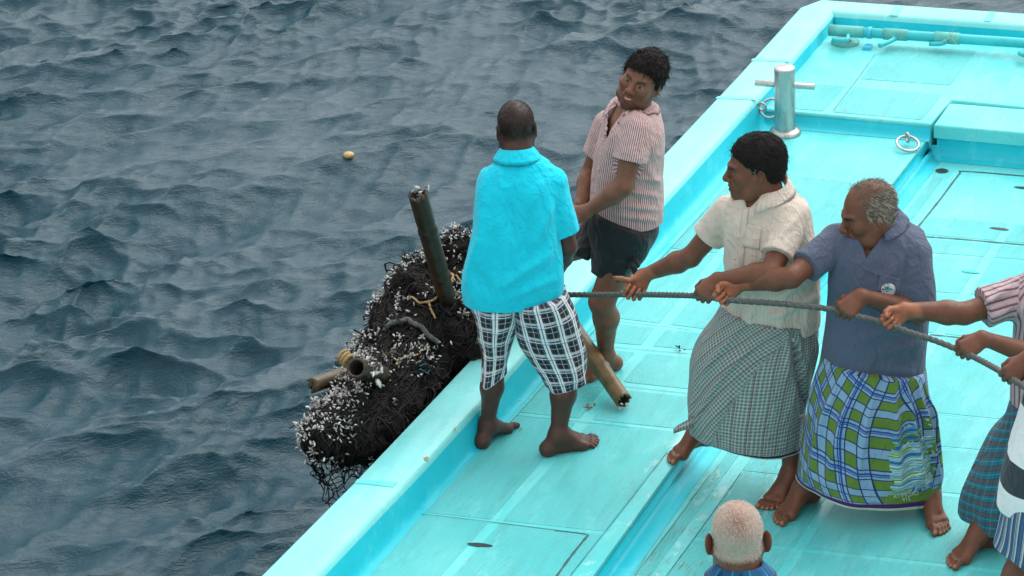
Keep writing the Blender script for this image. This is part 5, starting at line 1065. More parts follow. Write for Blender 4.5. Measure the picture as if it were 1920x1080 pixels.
for ax_ in (0, 1):
    bands += [(ax_, P_, .50, .56, 0, (0.012, 0.03, 0.10), .95), (ax_, P_, .955, 1.0, 0, (0.012, 0.03, 0.10), .95), (ax_, P_, .0, .012, 0, NV, .95)]; bands += [(ax_, P_ * 2, .34, .385, 0, (0.010, 0.05, 0.26), .95), (ax_, P_ * 2, .40, .425, 0, (0.010, 0.05, 0.26), .95)]
t = plaid_mat('green_blue_plaid', GR, bands, bump=.3, warp=.003); s = t.sep(t.attr('puv')); base_link = t.b.inputs['Base Color'].links[0].from_socket
st = t.noise(t.comb(t.math('MULTIPLY', s[0], 9), t.math('MULTIPLY', s[1], 75)), 1.0, 3, .6); ik = t.ramp(st, [(0.0, (0.02, .10, .30)), (.36, (0.03, .20, .36)), (.44, (0.30, .50, .72)), (.50, (0.13, .26, .03)), (.58, (0.55, .68, .76)), (.63, (0.10, .30, .50))], 'CONSTANT')
mk = t.math('MULTIPLY', t.math('GREATER_THAN', s[2], 2.0), t.math('LESS_THAN', s[2], 3.0)); c_ = t.mix(mk, base_link, ik)
c_ = t.mix(t.math('GREATER_THAN', s[2], 5.0), c_, GR); c_ = t.mix(t.math('GREATER_THAN', s[2], 7.0), c_, (0.06, 0.012, 0.11)); c_ = t.mix(t.math('GREATER_THAN', s[2], 8.0), c_, (0.42, 0.5, 0.40)); t.set(color=c_); M['plaid4'] = t.m
s4 = secs([(1545, 668, 1733, 690, .16), (1532, 705, 1738, 728, .17), (1520, 742, 1745, 755, .185), (1512, 780, 1749, 795, .195), (1505, 825, 1757, 838, .205), (1499, 866, 1763, 877, .21), (1498, 892, 1760, 905, .21), (1499, 900, 1756, 925, .205)], Y4 - .03, 30)
def d4(th, v):
    q = np.stack([np.cos(th) * 1.6 + v, np.sin(th) * 1.6, th * 0 + v * 1.5], 1); d = .010 * vnoise(q + 3, 13) + .008 * vnoise(q * 2.2 + 3, 15)
    for k_, (t0, t1, hh) in enumerate(((.75, .35, .034), (1.05, .8, .040), (1.32, 1.25, .034), (1.62, 1.9, .026), (1.95, 2.4, .028), (2.3, 2.85, .020), (.45, .1, .026))):
        d = d + hh * math.sin(min(v * 1.25, 1) * math.pi) ** .8 * np.exp(-((th - (t0 + (t1 - t0) * v)) / (.05 + .07 * v)) ** 2)
    return d + 0.012 * v * v * np.sin(th * 4.0 + .5) - .01 * (1 - v) * 0
def uv4(U, V):
    rows, n = U.shape[:2]; th = np.linspace(-math.pi / 2, 1.5 * math.pi, n)[None]; v = np.clip(np.arange(rows) / (rows - 3), 0, 1)[:, None] + 0 * th; x, y = U[..., 0].copy(), U[..., 1].copy()
    lf = 1 / (1 + np.exp(-(th - 1.25) * 9)); a = (lf * math.radians(26) - (1 - lf) * math.radians(32)) * (1 - v) ** 1.1; U[..., 0] = x * np.cos(a) - y * np.sin(a); U[..., 1] = x * np.sin(a) + y * np.cos(a)
    z = np.zeros_like(x); nz = np.stack([th * 9 + 0 * v, v * 16, 0 * v], -1).reshape(-1, 3); nz = (vnoise(nz, 3) + .6 * vnoise(nz * 3.1, 4)).reshape(v.shape); z = np.where((th > .58 + .10 * nz) & (th < 1.38 + .05 * nz) & (v > .36 + .10 * nz) & (v < .74 + .03 * nz), 2.5, z); z = np.where((th > .45) & (th < 1.45) & (v > .77) & (v < .90), 5.5, z); z = np.where(v > .875, 7.5, z); U[..., 2] = np.where(v > .955, 8.5, z); return U
o, V, F = cloth_loft('plaid_sarong', p4, M['plaid4'], s4, d4, 240, 140, 2.2, uvf=uv4); cs4s = Caster((V, F))
def lettering(txt, name, parent, mat, cast, x, y, w, ang, mirror, off=.002):
    cu_ = bpy.data.curves.new(name, 'FONT'); cu_.body = txt; cu_.align_x = 'CENTER'; cu_.resolution_u = 3; ob = bpy.data.objects.new(name, cu_); COL.objects.link(ob); dg = bpy.context.evaluated_depsgraph_get(); dg.update()
    me = bpy.data.meshes.new_from_object(ob.evaluated_get(dg)); bpy.data.objects.remove(ob); bpy.data.curves.remove(cu_); vs = np.array([v.co[:] for v in me.vertices]); k = w / (vs[:, 0].max() - vs[:, 0].min()); ca, sa = math.cos(ang), math.sin(ang)
    for v, c in zip(me.vertices, vs):
        a = c[0] * k * (-1 if mirror else 1); bb = -c[1] * k; hp = cast.hit(x + a * ca - bb * sa, y + a * sa + bb * ca)
        if hp: v.co = Vector(hp[0] + hp[1] * off)
    me.name = name; return link(name, me, mat, parent)
M['letter'] = simple('printed_letters', (0.55, .62, .45), .8)
lettering('OROMIYA', 'hem_lettering', p4, M['letter'], cs4s, 1699, 931, 48, math.radians(-9), True); lettering('219', 'hem_lettering', p4, M['letter'], cs4s, 1700, 939, 15, math.radians(-9), True)

# ---- 5 man in the wide striped shirt at the right edge
Y5 = 10.62
p5 = empty('person', G(1900, 1040, ZB), 'person at right edge in pink maroon striped shirt and teal checked sarong', 'person')
b = Body(); f, u = head_axes(70, -8, 0); hc = J(2003, 436, Y5); nb = J(2003, 505, Y5); b.scalp_col = (.2, .2, .2); b.make_head(hc, f, u, 1.06, nb, .062)
tor5 = [(1893, 770, 2085, 775, .15), (1896, 700, 2088, 705, .16), (1900, 640, 2090, 640, .165), (1904, 590, 2088, 585, .16), (1908, 545, 2076, 545, .145), (1925, 512, 2055, 512, .11), (1955, 492, 2025, 492, .075)]
sc5 = secs(tor5, Y5); b.s.add(loft_sdf(sc5, .024), .02)
WR = b.hand(rope_at(1664), (-.78, -.30, -.45), (-.05, -.93, .30), True, k=1.05); b.arm(J(1925, 552, Y5 + .05), J(1808, 588, Y5 - .02), WR, 1.06)
WL = b.hand(rope_at(1808), (-.82, -.42, -.30), (-.05, .74, -.67), False, k=1.02); b.arm(J(2065, 580, Y5 - .06), J(1965, 675, Y5 - .28), WL, 1.02)
a_ = G(1840, 1030, ZB) + np.array([0, 0, .09]); b.leg(J(1950, 780, Y5), J(1893, 880, Y5 - .0), a_, 1., (1, 0, 0)); b.foot(a_, G(1778, 1062, ZB) - G(1846, 1025, ZB), ZB, 1, 1.06)
a_ = G(2060, 1080, ZB) + np.array([0, 0, .09]); b.leg(J(2040, 780, Y5), J(2070, 910, Y5 - .05), a_, 1., (1, 0, 0)); b.foot(a_, (-.4, -.9, 0), ZB, -1)
b.build(p5, SK['brown'], scalp=sc_buzz)
t = fabric('pink_maroon_stripe', (0.46, 0.36, 0.38), .85, .06, .28); s = t.sep(t.attr('puv')); nz = t.math('MULTIPLY', t.noise(t.coord(), 10, 3), .006); x_ = t.math('ADD', s[0], nz)
c_ = t.mix(t.math('MULTIPLY', bandf(t, x_, .030, .0, .30), .9), t.colour, (0.115, 0.045, 0.065)); c_ = t.mix(t.math('MULTIPLY', bandf(t, x_, .030, .38, .44), .6), c_, (0.13, 0.06, 0.08)); M['stripe5'] = pattern(t, c_)
fo = [(1835, 575, 1905, 540, 6, .007), (1850, 600, 1908, 570, 6, .008), (1905, 600, 1900, 760, 8, .008), (1860, 560, 1915, 520, 6, .006)]
o, V, F = shirt('striped_shirt', p5, M['stripe5'], sc5, [b.sleeve(0, .70, .024, .036), b.sleeve(1, .6)], fold=fo, amp=.007, seed=34, vcut=((1965, 560), (1945, 490), (2000, 495)), neck_cut=(nb, nb + [0, 0, .2], .066, .08))
collar('collar', p5, M['stripe5'], J(1988, 488, Y5), (.08, 0, 1), (-.7, -.7, 0), .070, .070, flare=.036, drop=.03, on=(V, F))
TL = (0.012, .15, .21)
M['teal5'] = plaid_mat('teal_brown_check', TL, [(1, .046, .0, .34, 0, (0.10, 0.075, 0.08), .9), (1, .046, .34, .38, 0, (0.02, .02, .03), .8), (1, .046, .95, 1., 0, (0.02, .02, .03), .8), (0, .046, .0, .05, 0, (0.2, .3, .32), .5), (0, .046, .4, .52, 0, (0.008, .07, .11), .6), (1, .046, .6, .64, 0, (0.22, .34, .36), .6)], bump=.3, warp=.005).m
s5 = secs([(1893, 755, 2085, 765, .155), (1880, 790, 2088, 800, .165), (1855, 825, 2090, 845, .18), (1828, 880, 2092, 900, .19), (1808, 925, 2092, 955, .19), (1803, 962, 2090, 985, .185), (1806, 972, 2086, 1000, .18)], Y5 - .02)
def d5(th, v): q = np.stack([np.cos(th) * 1.6 + v, np.sin(th) * 1.6, th * 0 + v * 2], 1); return .014 * vnoise(q * 1.5 + 5, 23) + .012 * v * np.sin(th * 7 + 4 * v) + .016 * np.exp(-((th - (2.4 - .7 * v)) / .12) ** 2) - .02 * np.exp(-((th - (2.05 - .9 * v)) / .10) ** 2) * v
def uv5(U, V): x, y = U[..., 0].copy(), U[..., 1].copy(); a = math.radians(-28); v = np.linspace(1, 0.35, U.shape[0])[:, None]; a = a * v; U[..., 0] = x * np.cos(a) - y * np.sin(a); U[..., 1] = x * np.sin(a) + y * np.cos(a); return U
cloth_loft('teal_sarong', p5, M['teal5'], s5, d5, 180, 100, 2.2, uvf=uv5)

# ---- 6 man in black and white at the lower right corner
Y6 = 9.75
p6 = empty('person', G(1960, 1190, ZB), 'person at lower right corner in white and black banded shirt and striped wrap', 'person')
b = Body(); f, u = head_axes(75, -8, 0); hc = J(2060, 520, Y6); nb = J(2075, 590, Y6); b.make_head(hc, f, u, 1.06, nb, .062); b.scalp_col = (.2, .2, .2)
tor6 = [(1877, 930, 2085, 968, .16), (1880, 890, 2090, 915, .18), (1894, 835, 2095, 860, .185), (1912, 775, 2110, 790, .18), (1935, 715, 2130, 720, .165), (1965, 655, 2150, 655, .15), (1995, 615, 2135, 615, .115), (2030, 590, 2110, 590, .076)]
sc6 = secs(tor6, Y6); b.s.add(loft_sdf(sc6, .024), .02)
WL = b.hand(rope_at(1893), (-.75, -.40, -.5), (-.10, .74, -.67), False, k=1.08); b.arm(J(2120, 660, Y6 - .06), J(2030, 770, Y6 - .2), WL, 1.05)
WR = b.hand(rope_at(2010), (-.40, -.30, -.86), (-.05, -.93, .30), True, k=1.05); b.arm(J(1985, 660, Y6 + .1), J(1985, 740, Y6 + .12), WR, 1.05)
a_ = G(1850, 1235, ZB) + np.array([0, 0, .09]); b.leg(J(1970, 960, Y6), J(1925, 1030, Y6 - .0), a_, 1.08, (1, 0, 0)); b.foot(a_, (-.9, -.5, 0), ZB, 1)
a_ = G(2040, 1260, ZB) + np.array([0, 0, .09]); b.leg(J(2040, 960, Y6), J(2050, 1080, Y6 - .05), a_, 1.05, (1, 0, 0)); b.foot(a_, (-.5, -.9, 0), ZB, -1)
b.build(p6, SK['brown'], scalp=sc_buzz)
t = fabric('white_black_bands', (0.72, 0.72, 0.73), .85, .05, .2); s = t.sep(t.attr('puv')); M['band6'] = pattern(t, t.mix(bandf(t, s[1], .26, .42, .82), t.colour, (0.035, 0.042, 0.055)))
shirt('banded_shirt', p6, M['band6'], sc6, [b.sleeve(0, .6), b.sleeve(1, .7)], amp=.006, seed=44, neck_cut=(nb, nb + [0, 0, .2], .066, .08))
M['blue6'] = plaid_mat('blue_white_stripe', (0.03, 0.075, 0.17), [(0, .036, .0, .16, 0, (0.5, .52, .46), .9), (0, .036, .22, .30, 0, (0.4, .42, .36), .8), (0, .036, .55, .62, 0, (0.06, .2, .34), .8), (0, .072, .7, .74, 0, (0.5, .5, .45), .7)], bump=.3, warp=.004).m
s6 = secs([(1888, 925, 2080, 960, .16), (1880, 960, 2085, 990, .175), (1872, 1000, 2090, 1030, .185), (1866, 1020, 2090, 1075, .185)], Y6 - .02)
cloth_loft('striped_wrap', p6, M['blue6'], s6, lambda th, v: .010 * np.sin(th * 6 + 2 * v) * v + .01 * vnoise(np.stack([np.cos(th) * 2, np.sin(th) * 2, th * 0 + v], 1), 6), 160, 60, 2.2)

# ---- 7 man with cropped white hair in the foreground, seen from behind
Y7 = 8.12
p7 = empty('person', [J(1383, 1000, Y7)[0], Y7, ZB], 'person with cropped white hair in blue checked shirt at bottom edge', 'person')
b = Body(); f, u = head_axes(180, -14, 0); hc = J(1383, 1013, Y7 + .01); nb = J(1385, 1075, Y7 - .02); b.scalp_col = (4.3, 9.3, 14.5); b.make_head(hc, f, u, 1.04, nb, .058, ear=1.25)
tz = hc[2]; cx7 = hc[0]
def row7(w, z, bd, dy=0.0): return None
R7 = np.array([[cx7 + .01, Y7 + dy - .02, z, w, 0, 0, bd] for w, z, bd, dy in ((.19, .70, .14, .02), (.185, .85, .14, .02), (.19, 1.0, .14, .01), (.205, 1.12, .14, .0), (.205, 1.19, .125, -.01), (.165, 1.235, .10, -.01), (.10, 1.27, .075, -.01), (.066, 1.29, .064, -.01))]); R7[:, 2] += tz - 1.410
q_ = catmull(R7, 26); T_ = np.gradient(q_[:, :3], axis=0); T_ /= np.linalg.norm(T_, axis=1)[:, None]; S7 = np.tile([1., 0, 0], (26, 1)); D7 = unit_rows(np.cross(S7, T_)); D7 = np.where((D7 @ [0, -1, 0] < 0)[:, None], -D7, D7); sc7 = dict(C=q_[:, :3], S=S7, D=D7, T=T_, a=q_[:, 3], b=q_[:, 6])
b.s.add(loft_sdf(sc7, .022), .02)
hipz = tz - .76
for sx in (-1, 1):
    S_ = np.array([cx7 + .01 + sx * .185, Y7 - .02, tz - .27]); E_ = S_ + [sx * .05, .02, -.29]; W_ = E_ + [-sx * .03, .2, -.14]; W_ = b.hand(W_ + [0, .08, -.03], (-sx * .1, .9, -.3), (-sx * .6, 0, -.5), sx > 0, curl=(25, 35, 25)); b.arm(S_, E_, W_)
    H_ = np.array([cx7 + sx * .09, Y7, hipz]); a_ = np.array([cx7 + sx * .13, Y7 + .02, ZB + .09]); b.leg(H_, (H_ + a_) / 2 + [0, .03, .02], a_, 1., (0, -1, 0)); b.foot(a_, (sx * .2, 1, 0), ZB, sx)
def crop7(x, y, z): return np.clip((z - np.interp(y, [-.13, -.03, -.012, .0, .03, .07, .1], [-.060, -.05, -.03, .0, .02, .06, .085])) / .018, 0, 1) * (np.abs(x) < .0775)
B7s = lambda x, y, z: crop7(x, y, z) * (0.80 - 0.62 * np.exp(-(((z - .085) / .06) ** 2 + (x / .05) ** 2)) * (y < .06))
b.build(p7, SK['brown'], scalp=B7s)
ww = b.strands('h', None, None, lambda x, y, z: crop7(x, y, z) * (0.9 - .5 * np.exp(-(((z - .09) / .055) ** 2 + (x / .05) ** 2))), 15000, .0050, .00040, lambda q: np.stack([q[:, 0] * 3, -.3 + 0 * q[:, 0], -.6 + 0 * q[:, 0]], 1), .45, .18, 6, (.9, 1.1)); mesh_np('hair', ww[0], ww[1], M['white_hair'], p7, True, col=ww[2])
M['check7'] = plaid_mat('blue_check_shirting', (0.006, .085, .20), [(0, .05, .0, .22, 0, (0.006, .07, .16), .7), (1, .05, .0, .22, 0, (0.006, .07, .16), .6), (0, .05, .55, .60, 0, (0.05, .4, .6), .7), (1, .05, .55, .60, 0, (0.05, .4, .6), .7), (1, .1, .3, .34, 0, (0.02, .03, .04), .7)]).m
o, V, F = shirt('checked_shirt', p7, M['check7'], sc7, [b.sleeve(0, .75), b.sleeve(1, .75)], amp=.005, seed=54, neck_cut=(nb - [0, 0, .02], nb + [0, 0, .2], .062, .075))
collar('collar', p7, M['check7'], np.array([cx7 + .005, Y7 - .015, tz - .098]), (0, .12, 1), (0, 1, 0), .064, .064, stand=.026, fall=.046, gap=24, flare=.034, on=(V, F))
for sx in (-1, 1):
    k_ = np.array([[cx7 + .01 + sx * .085, Y7, z, w, 0, 0, w] for z, w in ((hipz + .16, .11), (hipz, .11), (hipz - .3, .095), (ZB + .14, .085))]); q_ = catmull(k_, 12); cloth_loft('trousers', p7, M['blackcloth'], dict(C=q_[:, :3], S=np.tile([1., 0, 0], (12, 1)), D=np.tile([0, -1., 0], (12, 1)), T=np.tile([0, 0, -1.], (12, 1)), a=q_[:, 3], b=q_[:, 6]), dsh, 60, 40)

# ================================================================== the drifting raft of bamboo and netting hauled against the boat side
M['net'] = simple('wet_black_netting', (0.007, 0.0055, 0.0042), .7, .6, 9, .5, 90, spec=.15); M['netline'] = simple('net_twine_black', (0.008, 0.007, 0.007), .6, .5, 60, spec=.25)
def bamboo_mat(name, c):
    t = NT(name); o = t.coord(); a = t.attr('puv'); f = t.noise(t.mapping(a, scale=(3, 60, 60)), 4, 5, .6); g = t.noise(o, 14, 4)
    col = t.ramp(f, [(.3, tuple(x * .45 for x in c)), (.7, tuple(x * 1.3 for x in c))]); col = t.mix(t.ramp(g, [(.45, 0.0), (.7, .8)]), col, tuple(x * .25 for x in c)); t.set(color=col, rough=.42, normal=t.bump(f, .25, .004)); return t.m
M['bamboo_dark'] = bamboo_mat('dark_bamboo', (0.040, 0.019, 0.006)); M['bamboo'] = bamboo_mat('wet_bamboo', (0.16, 0.098, 0.030)); M['bamboo_mid'] = bamboo_mat('brown_bamboo', (0.085, 0.062, 0.026)); M['inside'] = simple('hollow_inside', (0.012, 0.009, 0.006), .8)
def shell_mat():
    t = NT('barnacle_shell'); a = t.attr('col', 'Color'); f = t.noise(t.coord(), 160, 3); t.set(color=t.mix(1.0, t.ramp(f, [(.35, (.46, .48, .46)), (.65, (.74, .74, .70))]), a, 'MULTIPLY'), rough=.4); return t.m
M['shell'] = shell_mat()
def bamboo(name, parent, mat, p0, p1, r, nodes=(.45,), hollow0=False, hollow1=False, bend=0.0, jag=0.0, seed=1):
    p0 = np.asarray(p0, float); p1 = np.asarray(p1, float); rr_ = np.random.RandomState(seed); n = 60; t = np.linspace(0, 1, n); ax = unit(p1 - p0); P = p0 + t[:, None] * (p1 - p0) + np.outer(np.sin(t * math.pi) * bend, [0, 0, 1]); R = np.full(n, r)
    for k in nodes: R = R + .0055 * np.exp(-((t - k) / .012) ** 2) - .003 * np.exp(-((t - k - .025) / .02) ** 2)
    T, N, B = frames(P); seg = 26; a = np.linspace(0, 2 * math.pi, seg, endpoint=False); V = (P[:, None] + R[:, None, None] * (np.cos(a)[None, :, None] * N[:, None] + np.sin(a)[None, :, None] * B[:, None]))
    if jag:
        j = jag * (rr_.rand(seg) - .2) * (rr_.rand(seg) > .4); V[-1] += ax * j[:, None]
        j = jag * (rr_.rand(seg) - .2) * (rr_.rand(seg) > .4); V[0] -= ax * j[:, None]
    rows = [V]
    def wall(end, s): i = V[end]; c = P[end]; inn = c + (i - c) * .74; deep = inn - ax * s * .16; return [inn[None], deep[None], (c - ax * s * .16 + (i - c) * .02)[None]]
    rows = (wall(0, -1)[::-1] if hollow0 else [((P[0] + (V[0] - P[0]) * .02))[None]]) + rows + (wall(-1, 1) if hollow1 else [((P[-1] + (V[-1] - P[-1]) * .02))[None]])
    W_ = np.concatenate(rows); m = len(W_); U = np.stack([np.tile((np.arange(m) / n)[:, None] * np.linalg.norm(p1 - p0), (1, seg)), np.tile(np.cos(a) * r, (m, 1)), np.tile(np.sin(a) * r, (m, 1))], -1)
    i, j = np.meshgrid(np.arange(m - 1), np.arange(seg), indexing='ij'); j2 = (j + 1) % seg; F = np.stack([i * seg + j, i * seg + j2, (i + 1) * seg + j2, (i + 1) * seg + j], -1).reshape(-1, 4); ii = i.reshape(-1)
    mi = np.zeros(len(F), int); mi[ii < (2 if hollow0 else 0)] = 1; mi[ii >= m - 1 - (2 if hollow1 else 0)] = 1
    return mesh_np(name, W_.reshape(-1, 3), F, [mat, M['inside']], parent, True, uv=U.reshape(-1, 3), midx=mi)
# one goose barnacle: a flattened pointed shell of plates
def shell_tpl():
    V = [(0, 0, 0)]; ring = [(.35, .42, .20), (.75, .46, .22), (1.15, .25, .12)]; out = [(0, 0, 0)]
    for x, w, th in ring: out += [(x, w, 0), (x, 0, th), (x, -w * .8, 0), (x, 0, -th)]
    out += [(1.45, -.05, 0)]; F = [[0, 1 + k, 1 + (k + 1) % 4, 1 + (k + 1) % 4] for k in range(4)]
    for q in range(2):
        for k in range(4): a = 1 + q * 4; F.append([a + k, a + 4 + k, a + 4 + (k + 1) % 4, a + (k + 1) % 4])
    F += [[9 + k, 13, 9 + (k + 1) % 4, 9 + (k + 1) % 4] for k in range(4)]; return np.array(out, float), np.array(F)
TV, TF = shell_tpl()
def shells(P, N, size, seed, spread=.55):
    r = np.random.RandomState(seed); n = len(P); d = unit_rows(N * .9 + r.normal(0, spread, (n, 3))); s = unit_rows(np.cross(d, r.normal(0, 1, (n, 3)))); t_ = np.cross(d, s); L_ = size * np.exp(r.normal(0, .24, n))
    V = P[:, None] + L_[:, None, None] * (TV[None, :, 0:1] * d[:, None] + TV[None, :, 1:2] * s[:, None] * .80 + TV[None, :, 2:3] * t_[:, None] * .8); F = TF[None] + (np.arange(n) * len(TV))[:, None, None]
    edge = np.array([.12] + [.5, 1, .6, 1] + [.85, 1.05, .8, 1.05] + [.9, 1, .8, 1] + [.7]); C = np.clip(edge[None] * r.uniform(.55, 1.15, n)[:, None] * np.where(r.rand(n) < .12, .35, 1)[:, None], .03, 1.3); return V.reshape(-1, 3), F.reshape(-1, 4), np.repeat(C.reshape(-1, 1), 3, 1)
raft = empty('drifting_raft', J(720, 730, 11.8), 'barnacle covered tangle of black netting and bamboo hauled against the boat side', 'raft')
SP = [(905, 560, 12.52, .27), (862, 560, 12.42, .255), (808, 610, 12.24, .245), (758, 698, 11.95, .205), (712, 762, 11.62, .165), (660, 808, 11.32, .135), (612, 826, 11.16, .085)]
S = Sdf(); pts = [(J(x, y, Y), r) for x, y, Y, r in SP]
for (a, ra), (c, rc) in zip(pts[:-1], pts[1:]): S.cone(a, c, ra, rc, .06)
for x, y, Y, r in ((850, 490, 12.40, .10), (790, 560, 12.25, .13), (745, 640, 12.0, .11), (612, 800, 11.2, .07), (760, 740, 11.75, .16), (690, 810, 11.4, .12), (872, 640, 12.15, .16), (600, 828, 11.12, .05)): S.ball(J(x, y, Y), r, .05)
lo, hi = S.bounds(); V, F = S.mesh(lo - .04, hi + .04, .011); N = vnormals(V, F)
V = V + N * (.036 * vnoise(V * 8, 2) + .024 * ridge(V * 17, 3) + .008 * vnoise(V * 45, 4))[:, None]; N = vnormals(V, F)
net = mesh_np('net_bundle', V, F, M['net'], raft, True, col=np.ones((len(V), 3))); csn = Caster((V, F))
RV, RN = V, N; rs = np.random.RandomState(21); px_ = np.stack(proj(V), 1)
# loose strands of twine all over it
mb = MB(); cam_side = np.where((N @ np.array([0, -.8, .5])) > -0.25)[0]
from mathutils.kdtree import KDTree
kd = KDTree(len(V)); [kd.insert(tuple(v), i) for i, v in enumerate(V)]; kd.balance()
for q in range(1100):
    i = rs.choice(cam_side); d = unit(np.cross(N[i], rs.normal(0, 1, 3))); p = V[i].copy(); P = []; lift = rs.uniform(.002, .014) if rs.rand() < .9 else rs.uniform(.02, .045); L_ = rs.randint(6, 13)
    for k in range(L_):
        _, j, _ = kd.find(tuple(p)); P.append(V[j] + N[j] * (lift * (1 + .8 * math.sin(k * 1.3 + q)) )); d = unit(d + rs.normal(0, .45, 3)); d = unit(d - N[j] * (d @ N[j])); p = V[j] + d * .019
    P = np.array(P); P[1:-1] = (P[:-2] + P[1:-1] * 2 + P[2:]) / 4; add_tube(mb, P, rs.uniform(.0016, .0042), 5, False)
mb_mixed(mb, 'loose_twine', M['netline'], net)
# diamond net laid over the lower right of the bundle
mb = MB()
def net_pt(u, v):
    x = 665 + 175 * u - 70 * v + 4 * math.sin(u * 23 + v * 9); y = 655 + 40 * u * (1 - u) + 165 * v - 70 * u * (1 - v * .2) + 5 * math.sin(v * 17 + u * 6); h_ = csn.hit(x, y); return None if h_ is None else h_[0] + h_[1] * .012
nu, nv = 26, 26
for fam in (1, -1):
    for k in range(-nv, nu + nv):
        P = []
        for j in range(nv + 1):
            i = k + fam * j
            if 0 <= i <= nu:
                p = net_pt(i / nu, j / nv)
                if p is None or (P and np.linalg.norm(p - P[-1]) > .09):
                    if len(P) > 3: add_tube(mb, np.array(P), .0022, 5, False)
                    P = []; continue
                P.append(p + rs.normal(0, .002, 3))
        if len(P) > 3: add_tube(mb, np.array(P), .0022, 5, False)
# and the slack skirt that hangs clear at the lower end
def skirt(u, v):
    top = catmull([(574, 838, 11.20), (600, 852, 11.16), (650, 850, 11.16), (700, 835, 11.26), (752, 815, 11.42)], 41)[int(round(u * 40))]; bot = catmull([(584, 872, 11.18), (604, 912, 11.14), (628, 962, 11.10), (668, 930, 11.14), (740, 870, 11.40)], 41)[int(round(u * 40))]
    q = top * (1 - v) + bot * v; return J(q[0] + 5 * math.sin(u * 31 + v * 13), q[1] + 5 * math.sin(u * 19 + v * 21), q[2] + .035 * math.sin(u * 14 + v * 5))
nu, nv = 20, 9
K = np.array([[skirt(i / nu, j / nv) + rs.normal(0, .006, 3) for j in range(nv + 1)] for i in range(nu + 1)])
for i in range(nu):
    for j in range(nv):
        if (i + j) % 2 == 0: a, c = K[i, j], K[i + 1, j + 1]
        else: a, c = K[i + 1, j], K[i, j + 1]
        m = (a + c) / 2 + rs.normal(0, .007, 3); add_tube(mb, catmull([a, m, c], 6), rs.uniform(.0022, .0032), 6, False)
        if rs.rand() < .35: add_tube(mb, catmull([a, (a + c) / 2 + rs.normal(0, .02, 3), K[min(nu, i + 2), j]], 8), .0025, 5, False)
mb_mixed(mb, 'diamond_net', M['netline'], net)
# barnacles
w_ = np.clip(N @ np.array([-.2, -.8, .45]) + .15, 0, 1); line = (px_[:, 0] - 801) * .707 + (px_[:, 1] - 760) * .690       # signed distance from the gunwale edge in the picture
w_ = w_ * np.clip((-line - 45) / 30, .03, 1) * np.where((px_[:, 0] > 660) & (px_[:, 1] > 690) & (px_[:, 0] + px_[:, 1] > 1440), .12, 1) * np.clip(vnoise(V * 8, 31) * 2.0 + .75, .04, 1)
cl = rs.choice(len(V), 560, p=w_ / w_.sum()); Pn, Nn = [], []
for i in cl:
    for q in range(rs.randint(3, 9)):
        p = V[i] + rs.normal(0, .018, 3); _, j, _ = kd.find(tuple(p)); Pn.append(V[j] + N[j] * rs.uniform(.006, .030)); Nn.append(N[j])
for q in range(170):                                          # and some caught in the hanging skirt
    i, j = rs.randint(nu + 1), min(nv, int(abs(rs.normal(0, 2.4)))); Pn.append(K[i, j] + rs.normal(0, .006, 3)); Nn.append(unit([rs.normal(0, .6), -.7, rs.normal(0, .6)]))
VV, FF, CC_ = shells(np.array(Pn), np.array(Nn), .0136, 3, .75)
mb = MB(); mb.V.append(VV); mb.F.append(FF); mb.C.append(CC_); mb.n = len(VV); o = mb_mixed(mb, 'barnacles', M['shell'], raft, False); o['kind'] = 'stuff'
# bamboo
pa = bamboo('bamboo_pole', raft, M['bamboo_dark'], J(846, 590, 12.12), J(784, 366, 11.86), .043, (.34, .72), hollow1=True, jag=.045, seed=2)
r_ = np.random.RandomState(4); e = J(786, 362, 11.88)
VV, FF, CC_ = shells(e + r_.normal(0, .016, (13, 3)) + [0.004, -.01, .0], unit_rows(r_.normal(0, 1, (13, 3)) + [0, -.3, .9]), .021, 5); mb = MB(); mb.V.append(VV); mb.F.append(FF); mb.C.append(CC_); mb.n = len(VV); mb_mixed(mb, 'barnacles', M['shell'], pa, False)
bamboo('bamboo_pole', raft, M['bamboo_mid'], J(588, 722, 11.50), J(740, 668, 11.80), .034, (.55,), hollow0=False, jag=.03, seed=3)
pc = bamboo('bamboo_pole', raft, M['bamboo_dark'], J(668, 690, 11.30), J(742, 712, 11.75), .044, (.5,), hollow0=True, jag=.012, seed=6)
M['twine_yellow'] = rope_mat('frayed_yellow_rope', (0.36, 0.25, 0.10))
def coil(c, axis, r, turns, rr_, name, parent, mat): axis = unit(axis); u = unit(np.cross(axis, [0, 0, 1])); v = np.cross(axis, u); a = np.linspace(0, turns * 2 * math.pi, int(turns * 30)); P = c + np.outer(np.linspace(-.5, .5, len(a)) * turns * rr_ * 1.9, axis) + r * (np.outer(np.cos(a), u) + np.outer(np.sin(a), v)) ; V, F = rope_mesh(name, P, rr_, .03, seg=12); return mesh_np(name, V, F, mat, parent)
ax_ = J(740, 668, 12.0) - J(588, 722, 11.62); coil(J(648, 672, 11.44), (-.5, .5, .35), .026, 3, .009, 'rope_lashing', raft, M['twine_yellow'])
r_ = np.random.RandomState(14); cpos = J(702, 688, 11.38); VV, FF, CC_ = shells(cpos + r_.normal(0, .02, (26, 3)), unit_rows(r_.normal(0, .7, (26, 3)) + [.2, -.7, .2]), .022, 9); mb = MB(); mb.V.append(VV); mb.F.append(FF); mb.C.append(CC_); mb.n = len(VV); mb_mixed(mb, 'barnacles', M['shell'], pc, False)
def on_net(pts, n=40, off=.014): P = catmull(np.array(pts, float), n); out = []; last = None; 
def laid(pts, off, n=40):
    out = []
    for x, y in catmull(np.array(pts, float), n):
        h_ = csn.hit(x, y)
        if h_ is not None: out.append(h_[0] + h_[1] * off)
    P = np.array(out); 
    for _ in range(4): P[1:-1] = (P[:-2] + 2 * P[1:-1] + P[2:]) / 4
    return P
